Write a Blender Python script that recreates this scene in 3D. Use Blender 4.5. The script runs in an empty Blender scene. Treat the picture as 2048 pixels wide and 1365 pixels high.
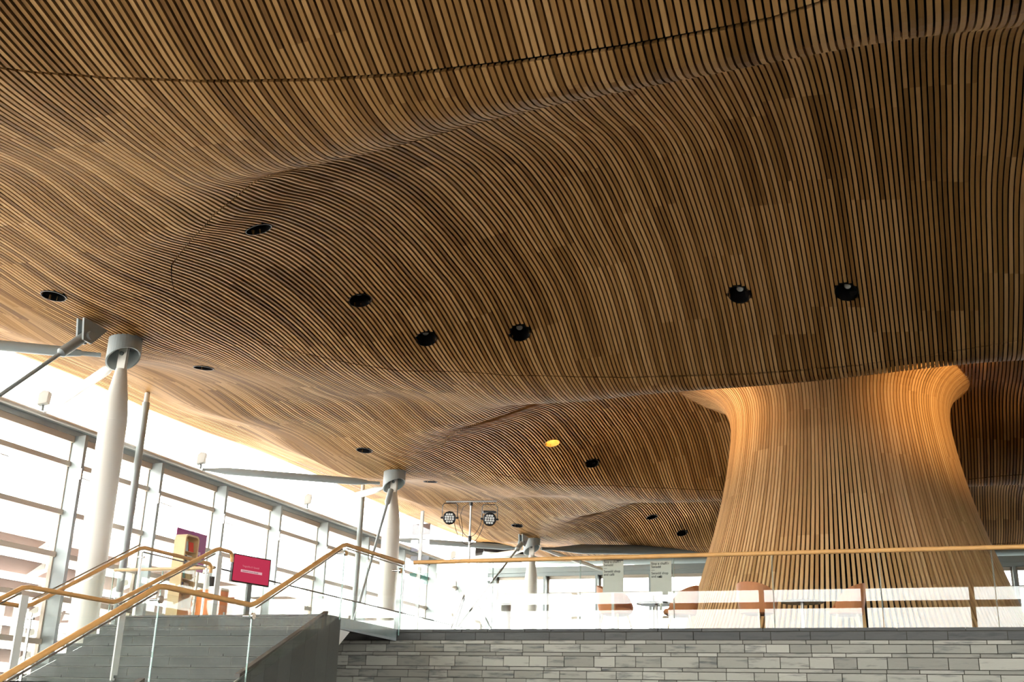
import bpy, math, random
import numpy as np
from mathutils import Vector, Matrix

random.seed(7)
rng = np.random.default_rng(7)
SC = bpy.context.scene
COL = SC.collection
R = math.radians

# ---------------------------------------------------------------- camera
cam_data = bpy.data.cameras.new('camera')
cam_data.sensor_width = 36.0
cam_data.lens = 36.0 * 2246.28 / 2048.0
cam_data.clip_end = 600
cam = bpy.data.objects.new('camera', cam_data)
COL.objects.link(cam)
YAW, PITCH, ROLL = R(20.908), R(19.297), R(1.711)
_f = Vector((-math.sin(YAW) * math.cos(PITCH), math.cos(YAW) * math.cos(PITCH), math.sin(PITCH)))
_r0 = Vector((math.cos(YAW), math.sin(YAW), 0))
_u0 = _r0.cross(_f)
_r = _r0 * math.cos(ROLL) + _u0 * math.sin(ROLL)
_u = -_r0 * math.sin(ROLL) + _u0 * math.cos(ROLL)
cam.matrix_world = Matrix(((_r.x, _u.x, -_f.x, 0), (_r.y, _u.y, -_f.y, 0), (_r.z, _u.z, -_f.z, 0), (0, 0, 0, 1)))
SC.camera = cam

# ---------------------------------------------------------------- sky and exposure
world = bpy.data.worlds.new('sky')
SC.world = world
world.use_nodes = True
bg = world.node_tree.nodes['Background']
bg.inputs['Color'].default_value = (1.0, 0.985, 0.96, 1)
bg.inputs['Strength'].default_value = 17.5
SC.view_settings.view_transform = 'Standard'
SC.view_settings.look = 'None'
SC.view_settings.gamma = 1.0
SC.view_settings.exposure = 0.0
SC.view_settings.use_curve_mapping = False
cy = SC.cycles
cy.use_denoising = True
cy.max_bounces = 8
cy.diffuse_bounces = 5
cy.glossy_bounces = 3
cy.transmission_bounces = 4
cy.transparent_max_bounces = 24
cy.sample_clamp_indirect = 12
cy.caustics_reflective = False
cy.caustics_refractive = False


def spot(name, loc, target, power, angle, blend=0.6, color=(1.0, 0.62, 0.26), size=0.08):
    d = bpy.data.lights.new(name, 'SPOT')
    d.energy = power
    d.color = color
    d.spot_size = R(angle)
    d.spot_blend = blend
    d.shadow_soft_size = size
    o = bpy.data.objects.new(name, d)
    COL.objects.link(o)
    o.location = loc
    o.rotation_euler = (Vector(target) - Vector(loc)).to_track_quat('-Z', 'Y').to_euler()
    return o


# ---------------------------------------------------------------- materials
def new_mat(name):
    m = bpy.data.materials.new(name)
    m.use_nodes = True
    nt = m.node_tree
    b = nt.nodes['Principled BSDF']
    return m, nt, b


def plain(name, col, rough=0.5, metal=0.0, spec=0.5, noise=0.0, nscale=6.0):
    m, nt, b = new_mat(name)
    b.inputs['Base Color'].default_value = (*col, 1)
    b.inputs['Roughness'].default_value = rough
    b.inputs['Metallic'].default_value = metal
    b.inputs['Specular IOR Level'].default_value = spec
    if noise:
        tc = nt.nodes.new('ShaderNodeTexCoord')
        n = nt.nodes.new('ShaderNodeTexNoise')
        n.inputs['Scale'].default_value = nscale
        n.inputs['Detail'].default_value = 4
        mx = nt.nodes.new('ShaderNodeMix')
        mx.data_type = 'RGBA'
        mx.inputs['A'].default_value = (*[c * (1 - noise) for c in col], 1)
        mx.inputs['B'].default_value = (*[min(1, c * (1 + noise)) for c in col], 1)
        nt.links.new(tc.outputs['Object'], n.inputs['Vector'])
        nt.links.new(n.outputs['Fac'], mx.inputs['Factor'])
        nt.links.new(mx.outputs['Result'], b.inputs['Base Color'])
    return m


def slat_wood(name, dark, mid, light, board=2.69, rough=0.55):
    """UV.x = slat number, UV.y = metres along the slat: every board gets its own tone"""
    m, nt, b = new_mat(name)
    L = nt.links.new
    uv = nt.nodes.new('ShaderNodeUVMap')
    sep = nt.nodes.new('ShaderNodeSeparateXYZ')
    L(uv.outputs['UV'], sep.inputs[0])
    fx = nt.nodes.new('ShaderNodeMath'); fx.operation = 'FLOOR'; L(sep.outputs['X'], fx.inputs[0])
    # panels of twelve slats share their joint line, every panel is set off a little
    pn = nt.nodes.new('ShaderNodeMath'); pn.operation = 'DIVIDE'; L(fx.outputs[0], pn.inputs[0]); pn.inputs[1].default_value = 12.0
    pf = nt.nodes.new('ShaderNodeMath'); pf.operation = 'FLOOR'; L(pn.outputs[0], pf.inputs[0])
    wp = nt.nodes.new('ShaderNodeTexWhiteNoise'); wp.noise_dimensions = '1D'; L(pf.outputs[0], wp.inputs['W'])
    ad = nt.nodes.new('ShaderNodeMath'); ad.operation = 'MULTIPLY_ADD'
    L(sep.outputs['Y'], ad.inputs[0]); ad.inputs[1].default_value = 1.0 / board; L(wp.outputs['Value'], ad.inputs[2])
    fy = nt.nodes.new('ShaderNodeMath'); fy.operation = 'FLOOR'; L(ad.outputs[0], fy.inputs[0])
    cb = nt.nodes.new('ShaderNodeCombineXYZ'); L(fx.outputs[0], cb.inputs[0]); L(fy.outputs[0], cb.inputs[1])
    wn = nt.nodes.new('ShaderNodeTexWhiteNoise'); wn.noise_dimensions = '2D'; L(cb.outputs[0], wn.inputs['Vector'])
    cb2 = nt.nodes.new('ShaderNodeCombineXYZ'); L(pf.outputs[0], cb2.inputs[0]); L(fy.outputs[0], cb2.inputs[1])
    wn2 = nt.nodes.new('ShaderNodeTexWhiteNoise'); wn2.noise_dimensions = '2D'; L(cb2.outputs[0], wn2.inputs['Vector'])
    # grain along the board
    sc = nt.nodes.new('ShaderNodeVectorMath'); sc.operation = 'MULTIPLY'; L(uv.outputs['UV'], sc.inputs[0]); sc.inputs[1].default_value = (9.0, 1.3, 1)
    gr = nt.nodes.new('ShaderNodeTexNoise'); gr.inputs['Scale'].default_value = 1.0; gr.inputs['Detail'].default_value = 3; L(sc.outputs[0], gr.inputs['Vector'])
    m1 = nt.nodes.new('ShaderNodeMath'); m1.operation = 'MULTIPLY_ADD'; L(wn.outputs['Value'], m1.inputs[0]); m1.inputs[1].default_value = 0.60
    m2 = nt.nodes.new('ShaderNodeMath'); m2.operation = 'MULTIPLY_ADD'; L(wn2.outputs['Value'], m2.inputs[0]); m2.inputs[1].default_value = 0.16
    m3 = nt.nodes.new('ShaderNodeMath'); m3.operation = 'MULTIPLY'; L(gr.outputs['Fac'], m3.inputs[0]); m3.inputs[1].default_value = 0.26
    L(m3.outputs[0], m2.inputs[2]); L(m2.outputs[0], m1.inputs[2])
    cr = nt.nodes.new('ShaderNodeValToRGB')
    e = cr.color_ramp.elements
    e[0].position = 0.1; e[0].color = (*dark, 1)
    e[1].position = 0.92; e[1].color = (*light, 1)
    k = cr.color_ramp.elements.new(0.5); k.color = (*mid, 1)
    L(m1.outputs[0], cr.inputs['Fac'])
    L(cr.outputs['Color'], b.inputs['Base Color'])
    b.inputs['Roughness'].default_value = rough
    b.inputs['Specular IOR Level'].default_value = 0.08
    return m


def stone_mat(name, a, c, streak, rough=0.75, sx=2.2, sz=16.0):
    """UV.x = random per stone; dark streaks run along the bed"""
    m, nt, b = new_mat(name)
    L = nt.links.new
    tc = nt.nodes.new('ShaderNodeTexCoord')
    mp = nt.nodes.new('ShaderNodeVectorMath'); mp.operation = 'MULTIPLY'; L(tc.outputs['Object'], mp.inputs[0]); mp.inputs[1].default_value = (sx, sx, sz)
    uv = nt.nodes.new('ShaderNodeUVMap')
    of = nt.nodes.new('ShaderNodeVectorMath'); of.operation = 'MULTIPLY_ADD'; L(uv.outputs['UV'], of.inputs[0]); of.inputs[1].default_value = (40, 40, 40); L(mp.outputs[0], of.inputs[2])
    n = nt.nodes.new('ShaderNodeTexNoise'); n.inputs['Scale'].default_value = 1.0; n.inputs['Detail'].default_value = 5; n.inputs['Roughness'].default_value = 0.6
    L(of.outputs[0], n.inputs['Vector'])
    sep = nt.nodes.new('ShaderNodeSeparateXYZ'); L(uv.outputs['UV'], sep.inputs[0])
    base = nt.nodes.new('ShaderNodeMix'); base.data_type = 'RGBA'; base.inputs['A'].default_value = (*a, 1); base.inputs['B'].default_value = (*c, 1)
    L(sep.outputs['X'], base.inputs['Factor'])
    cr = nt.nodes.new('ShaderNodeValToRGB'); cr.color_ramp.elements[0].position = 0.52; cr.color_ramp.elements[1].position = 0.72
    L(n.outputs['Fac'], cr.inputs['Fac'])
    st = nt.nodes.new('ShaderNodeMix'); st.data_type = 'RGBA'; L(cr.outputs['Color'], st.inputs['Factor'])
    L(base.outputs['Result'], st.inputs['A']); st.inputs['B'].default_value = (*streak, 1)
    L(st.outputs['Result'], b.inputs['Base Color'])
    b.inputs['Roughness'].default_value = rough
    bp = nt.nodes.new('ShaderNodeBump'); bp.inputs['Strength'].default_value = 0.35; bp.inputs['Distance'].default_value = 0.02
    L(n.outputs['Fac'], bp.inputs['Height']); L(bp.outputs[0], b.inputs['Normal'])
    return m


def glass_mat(name, tint=(0.97, 0.99, 0.98), gloss=1.0):
    m = bpy.data.materials.new(name)
    m.use_nodes = True
    nt = m.node_tree
    nt.nodes.clear()
    out = nt.nodes.new('ShaderNodeOutputMaterial')
    tr = nt.nodes.new('ShaderNodeBsdfTransparent'); tr.inputs[0].default_value = (*tint, 1)
    gl = nt.nodes.new('ShaderNodeBsdfGlossy'); gl.inputs['Roughness'].default_value = 0.0
    lw = nt.nodes.new('ShaderNodeLayerWeight'); lw.inputs['Blend'].default_value = 0.5
    pw = nt.nodes.new('ShaderNodeMath'); pw.operation = 'POWER'; pw.inputs[1].default_value = 5.0
    nt.links.new(lw.outputs['Facing'], pw.inputs[0])
    fr = nt.nodes.new('ShaderNodeMath'); fr.operation = 'MULTIPLY_ADD'; fr.inputs[1].default_value = 0.95; fr.inputs[2].default_value = 0.045
    nt.links.new(pw.outputs[0], fr.inputs[0])
    mu = nt.nodes.new('ShaderNodeMath'); mu.operation = 'MULTIPLY'; mu.inputs[1].default_value = gloss
    mx = nt.nodes.new('ShaderNodeMixShader')
    nt.links.new(fr.outputs[0], mu.inputs[0])
    nt.links.new(mu.outputs[0], mx.inputs[0])
    nt.links.new(tr.outputs[0], mx.inputs[1])
    nt.links.new(gl.outputs[0], mx.inputs[2])
    nt.links.new(mx.outputs[0], out.inputs[0])
    return m


def emit_mat(name, col, strength):
    m = bpy.data.materials.new(name)
    m.use_nodes = True
    nt = m.node_tree
    nt.nodes.clear()
    out = nt.nodes.new('ShaderNodeOutputMaterial')
    e = nt.nodes.new('ShaderNodeEmission')
    e.inputs[0].default_value = (*col, 1)
    e.inputs[1].default_value = strength
    nt.links.new(e.outputs[0], out.inputs[0])
    return m


def bands_mat(name, a, b_, period, width):
    m, nt, b = new_mat(name)
    tc = nt.nodes.new('ShaderNodeTexCoord')
    sep = nt.nodes.new('ShaderNodeSeparateXYZ'); nt.links.new(tc.outputs['Object'], sep.inputs[0])
    md = nt.nodes.new('ShaderNodeMath'); md.operation = 'MODULO'; nt.links.new(sep.outputs['Z'], md.inputs[0]); md.inputs[1].default_value = period
    gt = nt.nodes.new('ShaderNodeMath'); gt.operation = 'GREATER_THAN'; nt.links.new(md.outputs[0], gt.inputs[0]); gt.inputs[1].default_value = width
    mx = nt.nodes.new('ShaderNodeMix'); mx.data_type = 'RGBA'; nt.links.new(gt.outputs[0], mx.inputs['Factor'])
    mx.inputs['A'].default_value = (*a, 1); mx.inputs['B'].default_value = (*b_, 1)
    nt.links.new(mx.outputs['Result'], b.inputs['Base Color'])
    b.inputs['Roughness'].default_value = 0.9
    return m


M = {}
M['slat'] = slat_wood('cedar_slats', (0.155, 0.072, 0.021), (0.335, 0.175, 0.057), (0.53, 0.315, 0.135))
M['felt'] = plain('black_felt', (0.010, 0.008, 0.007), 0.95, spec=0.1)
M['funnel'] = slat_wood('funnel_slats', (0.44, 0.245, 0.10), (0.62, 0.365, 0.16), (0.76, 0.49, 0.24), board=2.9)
M['lamp_glass'] = plain('lamp_glass', (0.75, 0.75, 0.72), 0.3)
M['black'] = plain('black_paint', (0.006, 0.006, 0.007), 0.35)
M['metal_blue'] = plain('blue_grey_paint', (0.33, 0.375, 0.38), 0.4, noise=0.06)
M['metal_dark'] = plain('dark_grey_paint', (0.17, 0.19, 0.185), 0.45)
M['metal_light'] = plain('pale_grey_paint', (0.66, 0.66, 0.62), 0.45)
M['white_col'] = plain('white_column_paint', (0.78, 0.76, 0.70), 0.4)
M['beige_frame'] = plain('beige_anodised_frame', (0.56, 0.49, 0.41), 0.5)
M['steel'] = plain('brushed_steel', (0.55, 0.54, 0.51), 0.3, metal=0.9)
M['chrome'] = plain('chrome', (0.75, 0.75, 0.73), 0.15, metal=1.0)
M['rail'] = plain('oak_handrail', (0.66, 0.36, 0.125), 0.4, noise=0.18, nscale=9)
M['rail_pale'] = plain('pale_oak_handrail', (0.56, 0.38, 0.20), 0.45, noise=0.12, nscale=9)
M['glass'] = glass_mat('balustrade_glass', (0.965, 0.985, 0.975), 0.75)
M['glass_edge'] = plain('green_glass_edge', (0.30, 0.44, 0.40), 0.15)
M['pane'] = glass_mat('window_glass', (0.97, 0.98, 0.975))
M['louvre'] = plain('fritted_louvre', (0.26, 0.185, 0.155), 0.7)
M['slate'] = stone_mat('slate_tile', (0.050, 0.052, 0.046), (0.074, 0.077, 0.069), (0.062, 0.065, 0.057), 0.6, 3, 5)
M['grout'] = plain('pale_grout', (0.42, 0.40, 0.35), 0.9)
M['stone'] = stone_mat('split_slate_stone', (0.21, 0.205, 0.175), (0.37, 0.36, 0.31), (0.09, 0.096, 0.094), 0.85)
M['coping'] = stone_mat('dark_slate_coping', (0.055, 0.057, 0.055), (0.09, 0.09, 0.084), (0.045, 0.048, 0.048), 0.7)
M['mortar'] = plain('mortar', (0.05, 0.045, 0.035), 0.95)
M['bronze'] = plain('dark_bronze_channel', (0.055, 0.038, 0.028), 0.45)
M['leather'] = plain('tan_leather', (0.58, 0.20, 0.065), 0.5, noise=0.12)
M['plywood'] = plain('pale_plywood', (0.62, 0.43, 0.22), 0.5, noise=0.08, nscale=4)
M['tabletop'] = plain('dark_tabletop', (0.07, 0.075, 0.08), 0.25)
M['ground'] = plain('dark_dock_water', (0.035, 0.036, 0.038), 0.9, noise=0.1, nscale=0.3)
M['deck'] = plain('pale_waterside_deck', (0.84, 0.82, 0.78), 0.85, noise=0.06, nscale=0.3)
M['floor'] = plain('slate_floor', (0.06, 0.06, 0.056), 0.45, noise=0.15, nscale=1.2)
M['plaster'] = plain('warm_grey_wall', (0.14, 0.11, 0.08), 0.9)
M['white'] = plain('white_card', (0.80, 0.80, 0.78), 0.6)
M['facade'] = bands_mat('banded_brick_facade', (0.26, 0.18, 0.15), (0.6, 0.58, 0.55), 1.9, 0.85)


# ---------------------------------------------------------------- mesh builder
class MB:
    def __init__(s):
        s.v = []; s.f = []; s.uv = []; s.mi = []

    def quad(s, pts, uv=None, mi=0):
        i = len(s.v)
        s.v += [tuple(p) for p in pts]
        s.f.append(tuple(range(i, i + len(pts))))
        s.uv.append(uv if uv else (0.5, 0.5)); s.mi.append(mi)
        return s

    def box(s, x0, x1, y0, y1, z0, z1, uv=None, mi=0, mat=None):
        c = [(x0, y0, z0), (x1, y0, z0), (x1, y1, z0), (x0, y1, z0), (x0, y0, z1), (x1, y0, z1), (x1, y1, z1), (x0, y1, z1)]
        if mat is not None:
            c = [tuple(mat @ Vector(p)) for p in c]
        i = len(s.v); s.v += c
        u = uv if uv else (random.random(), random.random())
        for q in ((0, 3, 2, 1), (4, 5, 6, 7), (0, 1, 5, 4), (1, 2, 6, 5), (2, 3, 7, 6), (3, 0, 4, 7)):
            s.f.append(tuple(i + k for k in q)); s.uv.append(u); s.mi.append(mi)
        return s

    def prism(s, poly, axis, a, b, mi=0):
        """poly: 2D points; axis 'x': (y,z) extruded from x=a to b, 'y': (x,z), 'z': (x,y)"""
        def P(p, t):
            return {'x': (t, p[0], p[1]), 'y': (p[0], t, p[1]), 'z': (p[0], p[1], t)}[axis]
        i = len(s.v); n = len(poly)
        s.v += [P(p, a) for p in poly] + [P(p, b) for p in poly]
        u = (random.random(), random.random())
        s.f.append(tuple(range(i + n - 1, i - 1, -1))); s.uv.append(u); s.mi.append(mi)
        s.f.append(tuple(range(i + n, i + 2 * n))); s.uv.append(u); s.mi.append(mi)
        for k in range(n):
            k2 = (k + 1) % n
            s.f.append((i + k, i + k2, i + n + k2, i + n + k)); s.uv.append(u); s.mi.append(mi)
        return s

    def tube(s, pts, r, n=12, caps=True, mi=0, flat=1.0, up=None):
        pts = [Vector(p) for p in pts]
        rr = r if isinstance(r, (list, tuple)) else [r] * len(pts)
        i = len(s.v); m = len(pts)
        prev = None
        for k, p in enumerate(pts):
            if k == 0: t = pts[1] - pts[0]
            elif k == m - 1: t = pts[-1] - pts[-2]
            else: t = (pts[k + 1] - p).normalized() + (p - pts[k - 1]).normalized()
            t.normalize()
            a = prev if prev is not None else (Vector((0, 0, 1)) if abs(t.z) < 0.95 else Vector((1, 0, 0)))
            x = a.cross(t); x.normalize(); y = t.cross(x); y.normalize()
            prev = y if prev is None else y
            for j in range(n):
                th = 2 * math.pi * j / n
                s.v.append(tuple(p + x * math.cos(th) * rr[k] * flat + y * math.sin(th) * rr[k]))
        u = (random.random(), random.random())
        for k in range(m - 1):
            for j in range(n):
                j2 = (j + 1) % n
                s.f.append((i + k * n + j, i + k * n + j2, i + (k + 1) * n + j2, i + (k + 1) * n + j)); s.uv.append(u); s.mi.append(mi)
        if caps:
            s.f.append(tuple(i + j for j in range(n - 1, -1, -1))); s.uv.append(u); s.mi.append(mi)
            s.f.append(tuple(i + (m - 1) * n + j for j in range(n))); s.uv.append(u); s.mi.append(mi)
        return s

    def lathe(s, prof, c=(0, 0, 0), n=24, mi=0, mat=None, close=True):
        i = len(s.v); m = len(prof)
        for r, z in prof:
            for j in range(n):
                th = 2 * math.pi * j / n
                p = Vector((r * math.cos(th), r * math.sin(th), z))
                if mat is not None: p = mat @ p
                s.v.append(tuple(p + Vector(c)))
        u = (random.random(), random.random())
        for k in range(m - 1):
            for j in range(n):
                j2 = (j + 1) % n
                s.f.append((i + k * n + j, i + k * n + j2, i + (k + 1) * n + j2, i + (k + 1) * n + j)); s.uv.append(u); s.mi.append(mi)
        if close:
            if prof[0][0] > 1e-5: s.f.append(tuple(i + j for j in range(n - 1, -1, -1))); s.uv.append(u); s.mi.append(mi)
            if prof[-1][0] > 1e-5: s.f.append(tuple(i + (m - 1) * n + j for j in range(n))); s.uv.append(u); s.mi.append(mi)
        return s

    def build(s, name, mat, parent=None, smooth=False, bevel=0.0):
        me = bpy.data.meshes.new(name)
        v = np.array(s.v, dtype=float)
        me.from_pydata([tuple(p) for p in v], [], s.f)
        uvl = me.uv_layers.new(name='UVMap')
        arr = np.empty((len(me.loops), 2), dtype=np.float32)
        k = 0
        for f, u in zip(s.f, s.uv):
            arr[k:k + len(f)] = u; k += len(f)
        uvl.data.foreach_set('uv', arr.ravel())
        mats = mat if isinstance(mat, (list, tuple)) else [mat]
        for q in mats: me.materials.append(q)
        if len(mats) > 1: me.polygons.foreach_set('material_index', s.mi)
        if smooth: me.polygons.foreach_set('use_smooth', [True] * len(me.polygons))
        me.update()
        o = bpy.data.objects.new(name, me)
        COL.objects.link(o)
        if smooth:
            es = o.modifiers.new('split', 'EDGE_SPLIT'); es.split_angle = R(38)
        if bevel:
            b = o.modifiers.new('bevel', 'BEVEL'); b.width = bevel; b.segments = 2; b.limit_method = 'ANGLE'
        if parent is not None:
            o.parent = parent
        return o


def tag(o, label, cat, group=None, kind=None):
    if label: o['label'] = label
    if cat: o['category'] = cat
    if group: o['group'] = group
    if kind: o['kind'] = kind
    return o


def struct(o):
    o['kind'] = 'structure'
    return o


def empty(name, loc=(0, 0, 0), rz=0.0):
    o = bpy.data.objects.new(name, None)
    o.empty_display_size = 0.2
    COL.objects.link(o)
    o.location = loc
    o.rotation_euler = (0, 0, rz)
    return o


def thing(name, label, cat, loc=(0, 0, 0), rz=0.0, group=None):
    return tag(empty(name, loc, rz), label, cat, group)


def dup(root, loc, rz, label, group=None):
    r = root.copy(); COL.objects.link(r)
    r.location = loc; r.rotation_euler = (0, 0, rz); r['label'] = label
    if group: r['group'] = group
    for ch in list(root.children):
        c = ch.copy(); COL.objects.link(c); c.parent = r
        for g in ch.children:
            d = g.copy(); COL.objects.link(d); d.parent = c
    return r


def text_mesh(name, body, size, mat, parent, matrix, bold=0.0):
    cu = bpy.data.curves.new(name, 'FONT')
    cu.body = body; cu.size = size; cu.offset = bold; cu.extrude = 0.0008
    cu.space_line = 0.95
    t = bpy.data.objects.new(name, cu)
    COL.objects.link(t)
    dg = bpy.context.evaluated_depsgraph_get(); dg.update()
    me = bpy.data.meshes.new_from_object(t.evaluated_get(dg))
    bpy.data.objects.remove(t)
    me.materials.clear(); me.materials.append(mat)
    o = bpy.data.objects.new(name, me)
    COL.objects.link(o)
    o.parent = parent
    o.matrix_local = matrix
    return o


# ---------------------------------------------------------------- levels (the eye is at z = 0)
ZL = -1.65          # lower hall floor
ZU = 1.60           # upper floor
BAY = 10.75         # bay of the roof
XW = -17.3          # window wall
YF = 42.8           # far glazed wall
XC = -13.0          # column line
ZT = 5.95           # top of the window frames

# ================================================================ the timber ceiling
CEIL = [
  [8.502,8.776,9.069,9.343,9.566,9.714,9.768,9.718,9.567,9.334,9.050,8.754,8.486,8.277,8.146,8.101,8.147,8.284],
  [7.899,8.024,8.228,8.506,8.783,8.948,8.944,8.791,8.559,8.326,8.146,8.030,7.942,7.836,7.742,7.713,7.749,7.816],
  [7.384,7.381,7.497,7.755,8.049,8.194,8.125,7.911,7.660,7.462,7.380,7.422,7.502,7.470,7.386,7.374,7.410,7.418],
  [6.952,6.891,6.959,7.150,7.356,7.429,7.329,7.124,6.919,6.800,6.816,6.955,7.111,7.156,7.125,7.113,7.110,7.055],
  [6.624,6.603,6.667,6.745,6.780,6.751,6.667,6.546,6.431,6.395,6.476,6.639,6.794,6.885,6.916,6.911,6.856,6.740],
  [6.499,6.546,6.572,6.542,6.442,6.351,6.320,6.309,6.268,6.264,6.358,6.492,6.588,6.658,6.711,6.728,6.689,6.618],
  [6.654,6.594,6.541,6.478,6.382,6.346,6.392,6.434,6.434,6.431,6.472,6.512,6.491,6.499,6.548,6.577,6.583,6.677],
  [6.724,6.580,6.509,6.445,6.557,6.672,6.802,6.831,6.835,6.853,6.802,6.706,6.564,6.478,6.477,6.489,6.544,6.678],
  [6.576,6.613,6.655,6.602,6.941,7.125,7.243,7.340,7.340,7.279,7.156,7.071,6.904,6.707,6.568,6.540,6.553,6.528],
  [6.469,6.526,6.997,7.187,7.385,7.524,7.623,7.674,7.659,7.642,7.557,7.536,7.402,7.195,6.935,6.668,6.560,6.489],
  [6.378,6.508,7.219,7.585,7.699,7.848,7.957,7.971,7.973,7.985,7.900,7.817,7.745,7.619,7.328,6.893,6.538,6.456],
  [6.385,6.828,7.428,7.679,7.802,8.002,8.159,8.272,8.291,8.245,8.134,8.028,7.953,7.780,7.476,7.077,6.598,6.290],
  [6.465,7.079,7.554,7.749,7.877,8.030,8.209,8.357,8.419,8.382,8.274,8.144,7.974,7.731,7.433,7.078,6.605,6.158],
  [6.530,7.125,7.544,7.758,7.912,8.040,8.151,8.249,8.318,8.328,8.253,8.097,7.857,7.565,7.266,6.947,6.532,6.165],
  [6.556,7.008,7.424,7.735,7.932,8.007,8.005,8.007,8.041,8.077,8.059,7.918,7.649,7.327,7.036,6.782,6.481,6.285],
  [6.522,6.827,7.266,7.668,7.871,7.892,7.809,7.731,7.712,7.741,7.750,7.637,7.386,7.080,6.830,6.673,6.513,6.417],
  [6.436,6.670,7.107,7.520,7.700,7.695,7.587,7.470,7.405,7.394,7.377,7.282,7.096,6.877,6.704,6.606,6.535,6.444],
  [6.373,6.562,6.940,7.297,7.451,7.445,7.345,7.218,7.112,7.039,6.978,6.899,6.798,6.693,6.611,6.553,6.501,6.405],
  [6.325,6.484,6.762,7.019,7.144,7.157,7.087,6.964,6.818,6.679,6.571,6.511,6.497,6.510,6.522,6.502,6.426,6.332],
]

CE = np.array(CEIL)
KX0, KDX, NX, NY = -19.5, 1.5, 19, 18
KDY = BAY / NY
# height of the eaves edge along y
EY = [-10, 14.0, 16.0, 17.5, 19.3, 21.7, 24.0, 26.5, 29.5, 32.5, 36.0, 40.0, 44.5]
EZ = [7.2, 7.15, 7.18, 7.27, 7.30, 7.24, 7.27, 7.38, 7.41, 7.35, 7.33, 7.38, 7.50]


def zc(x, y):
    """height of the ceiling: periodic along y with the roof bays"""
    x = np.minimum(np.asarray(x, float), 3.0); y = np.asarray(y, float)
    sx = np.clip((x - KX0) / KDX, 0, NX - 3.001); ix = sx.astype(int); tx = sx - ix
    sy = y / KDY; iy = np.floor(sy).astype(int); ty = sy - iy
    def bas(t): return ((1 - t) ** 3 / 6, (3 * t ** 3 - 6 * t ** 2 + 4) / 6, (-3 * t ** 3 + 3 * t ** 2 + 3 * t + 1) / 6, t ** 3 / 6)
    bx, by = bas(tx), bas(ty)
    z = 0
    for a in range(4):
        for b in range(4):
            z = z + bx[a] * by[b] * CE[np.minimum(ix + a, NX - 1), (iy + b) % NY]
    w = np.clip((-14.2 - x) / 3.48, 0, 1)
    w = w * w * (3 - 2 * w)
    return z * (1 - w) + w * np.interp(y, EY, EZ)


FUN = (-1.9, 26.6)
# recessed downlights, at the same places of every bay: (x, y)
DOWN = [(-9.09, 13.0), (-9.09, 16.25), (-8.53, 17.85), (-6.92, 18.5), (-2.83, 18.5), (-1.02, 18.45), (-12.8, 13.0), (-13.05, 17.37),
        (-12.76, 23.6), (-12.97, 27.92), (-12.68, 34.18), (-9.06, 26.87), (-8.47, 28.48), (-9.02, 37.58), (-8.39, 39.43)]
HR = 0.195
PITCH_S = 0.0743
SLW = 0.0510
YA, YB = -9.6, 43.1
far_x = [-11.42, -11.35, -11.2, -10.75, -10.1, -9.4, -8.5, -7.5, -6.2, -5.3, -4.3, -3.0, -1.0, 0.1, 1.7, 4.0, 20]
far_p = [4.3, 5.1, 5.8, 6.45, 7.15, 7.82, 8.26, 8.76, 9.05, 9.18, 9.22, 9.25, 9.22, 9.15, 8.97, 8.9, 8.9]
# the nearest seam runs a little closer
s0_x = [-11.42, -11.0, -9.0, -8.7, -8.3, -8.0, -7.6, -7.1, -6.5, -5.7, -4.8, -3.7, -2.4, -1.0, -0.5, 1.0, 20]
s0_p = [4.6, 6.0, 7.80, 8.01, 8.22, 8.38, 8.53, 8.71, 8.86, 9.02, 9.13, 9.18, 9.2, 9.18, 9.11, 9.0, 8.9]


def seam_far(x, k):
    return float(np.interp(x, s0_x, s0_p) if k == 0 else np.interp(x, far_x, far_p)) + k * BAY


near_x = [-11.4, -11.3, -11.2, -10.9, -10.6, -10.2, -9.8, -9.0, -8.5, -8.0, -7.7, -7.2]
near_p = [4.3, 3.67, 3.15, 2.67, 2.26, 1.95, 1.63, 1.02, 0.79, 0.51, 0.35, 0.15]


def fun_inside(x, y, m=0.02):
    zq = zc(x, y)
    rf = np.interp(zq, [7.1, 7.30, 7.50, 7.70, 7.85, 7.98, 8.07], [2.46, 2.49, 2.56, 2.72, 2.98, 3.36, 3.70])
    return np.hypot(x - FUN[0], y - FUN[1]) < rf - m


def slat_ranges(x):
    cuts = []
    if x > -11.4:
        g = 0.019
        for k in range(-2, 5):
            q = seam_far(x, k)
            cuts.append((q - g, q + g, lambda xx, k=k: seam_far(xx, k)))
        if x < -7.2:
            pn_ = float(np.interp(x, near_x, near_p))
            for k in range(-2, 5):
                cuts.append((pn_ + k * BAY - 0.014, pn_ + k * BAY + 0.014, lambda xx, k=k: float(np.interp(xx, near_x, near_p)) + k * BAY))
    for hx, hy in DOWN:
        d = abs(x - hx)
        if d < HR:
            h = math.sqrt(HR * HR - d * d); cuts.append((hy - h, hy + h, None))
    if abs(x - FUN[0]) < 3.8:
        yy = np.arange(FUN[1] - 3.8, FUN[1] + 3.8, 0.02)
        ins = fun_inside(np.full(len(yy), x), yy)
        if ins.any(): cuts.append((float(yy[ins][0]), float(yy[ins][-1]), None))
    # small random board joints
    cuts.sort(key=lambda c: c[0])
    out = []; y = YA; fy = None
    for a, b, fn in cuts:
        if b <= YA or a >= YB: continue
        if a > y + 0.02: out.append((y, a, fy, fn))
        if b > y: y, fy = b, fn
    if y < YB: out.append((y, YB, fy, None))
    return out


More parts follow.
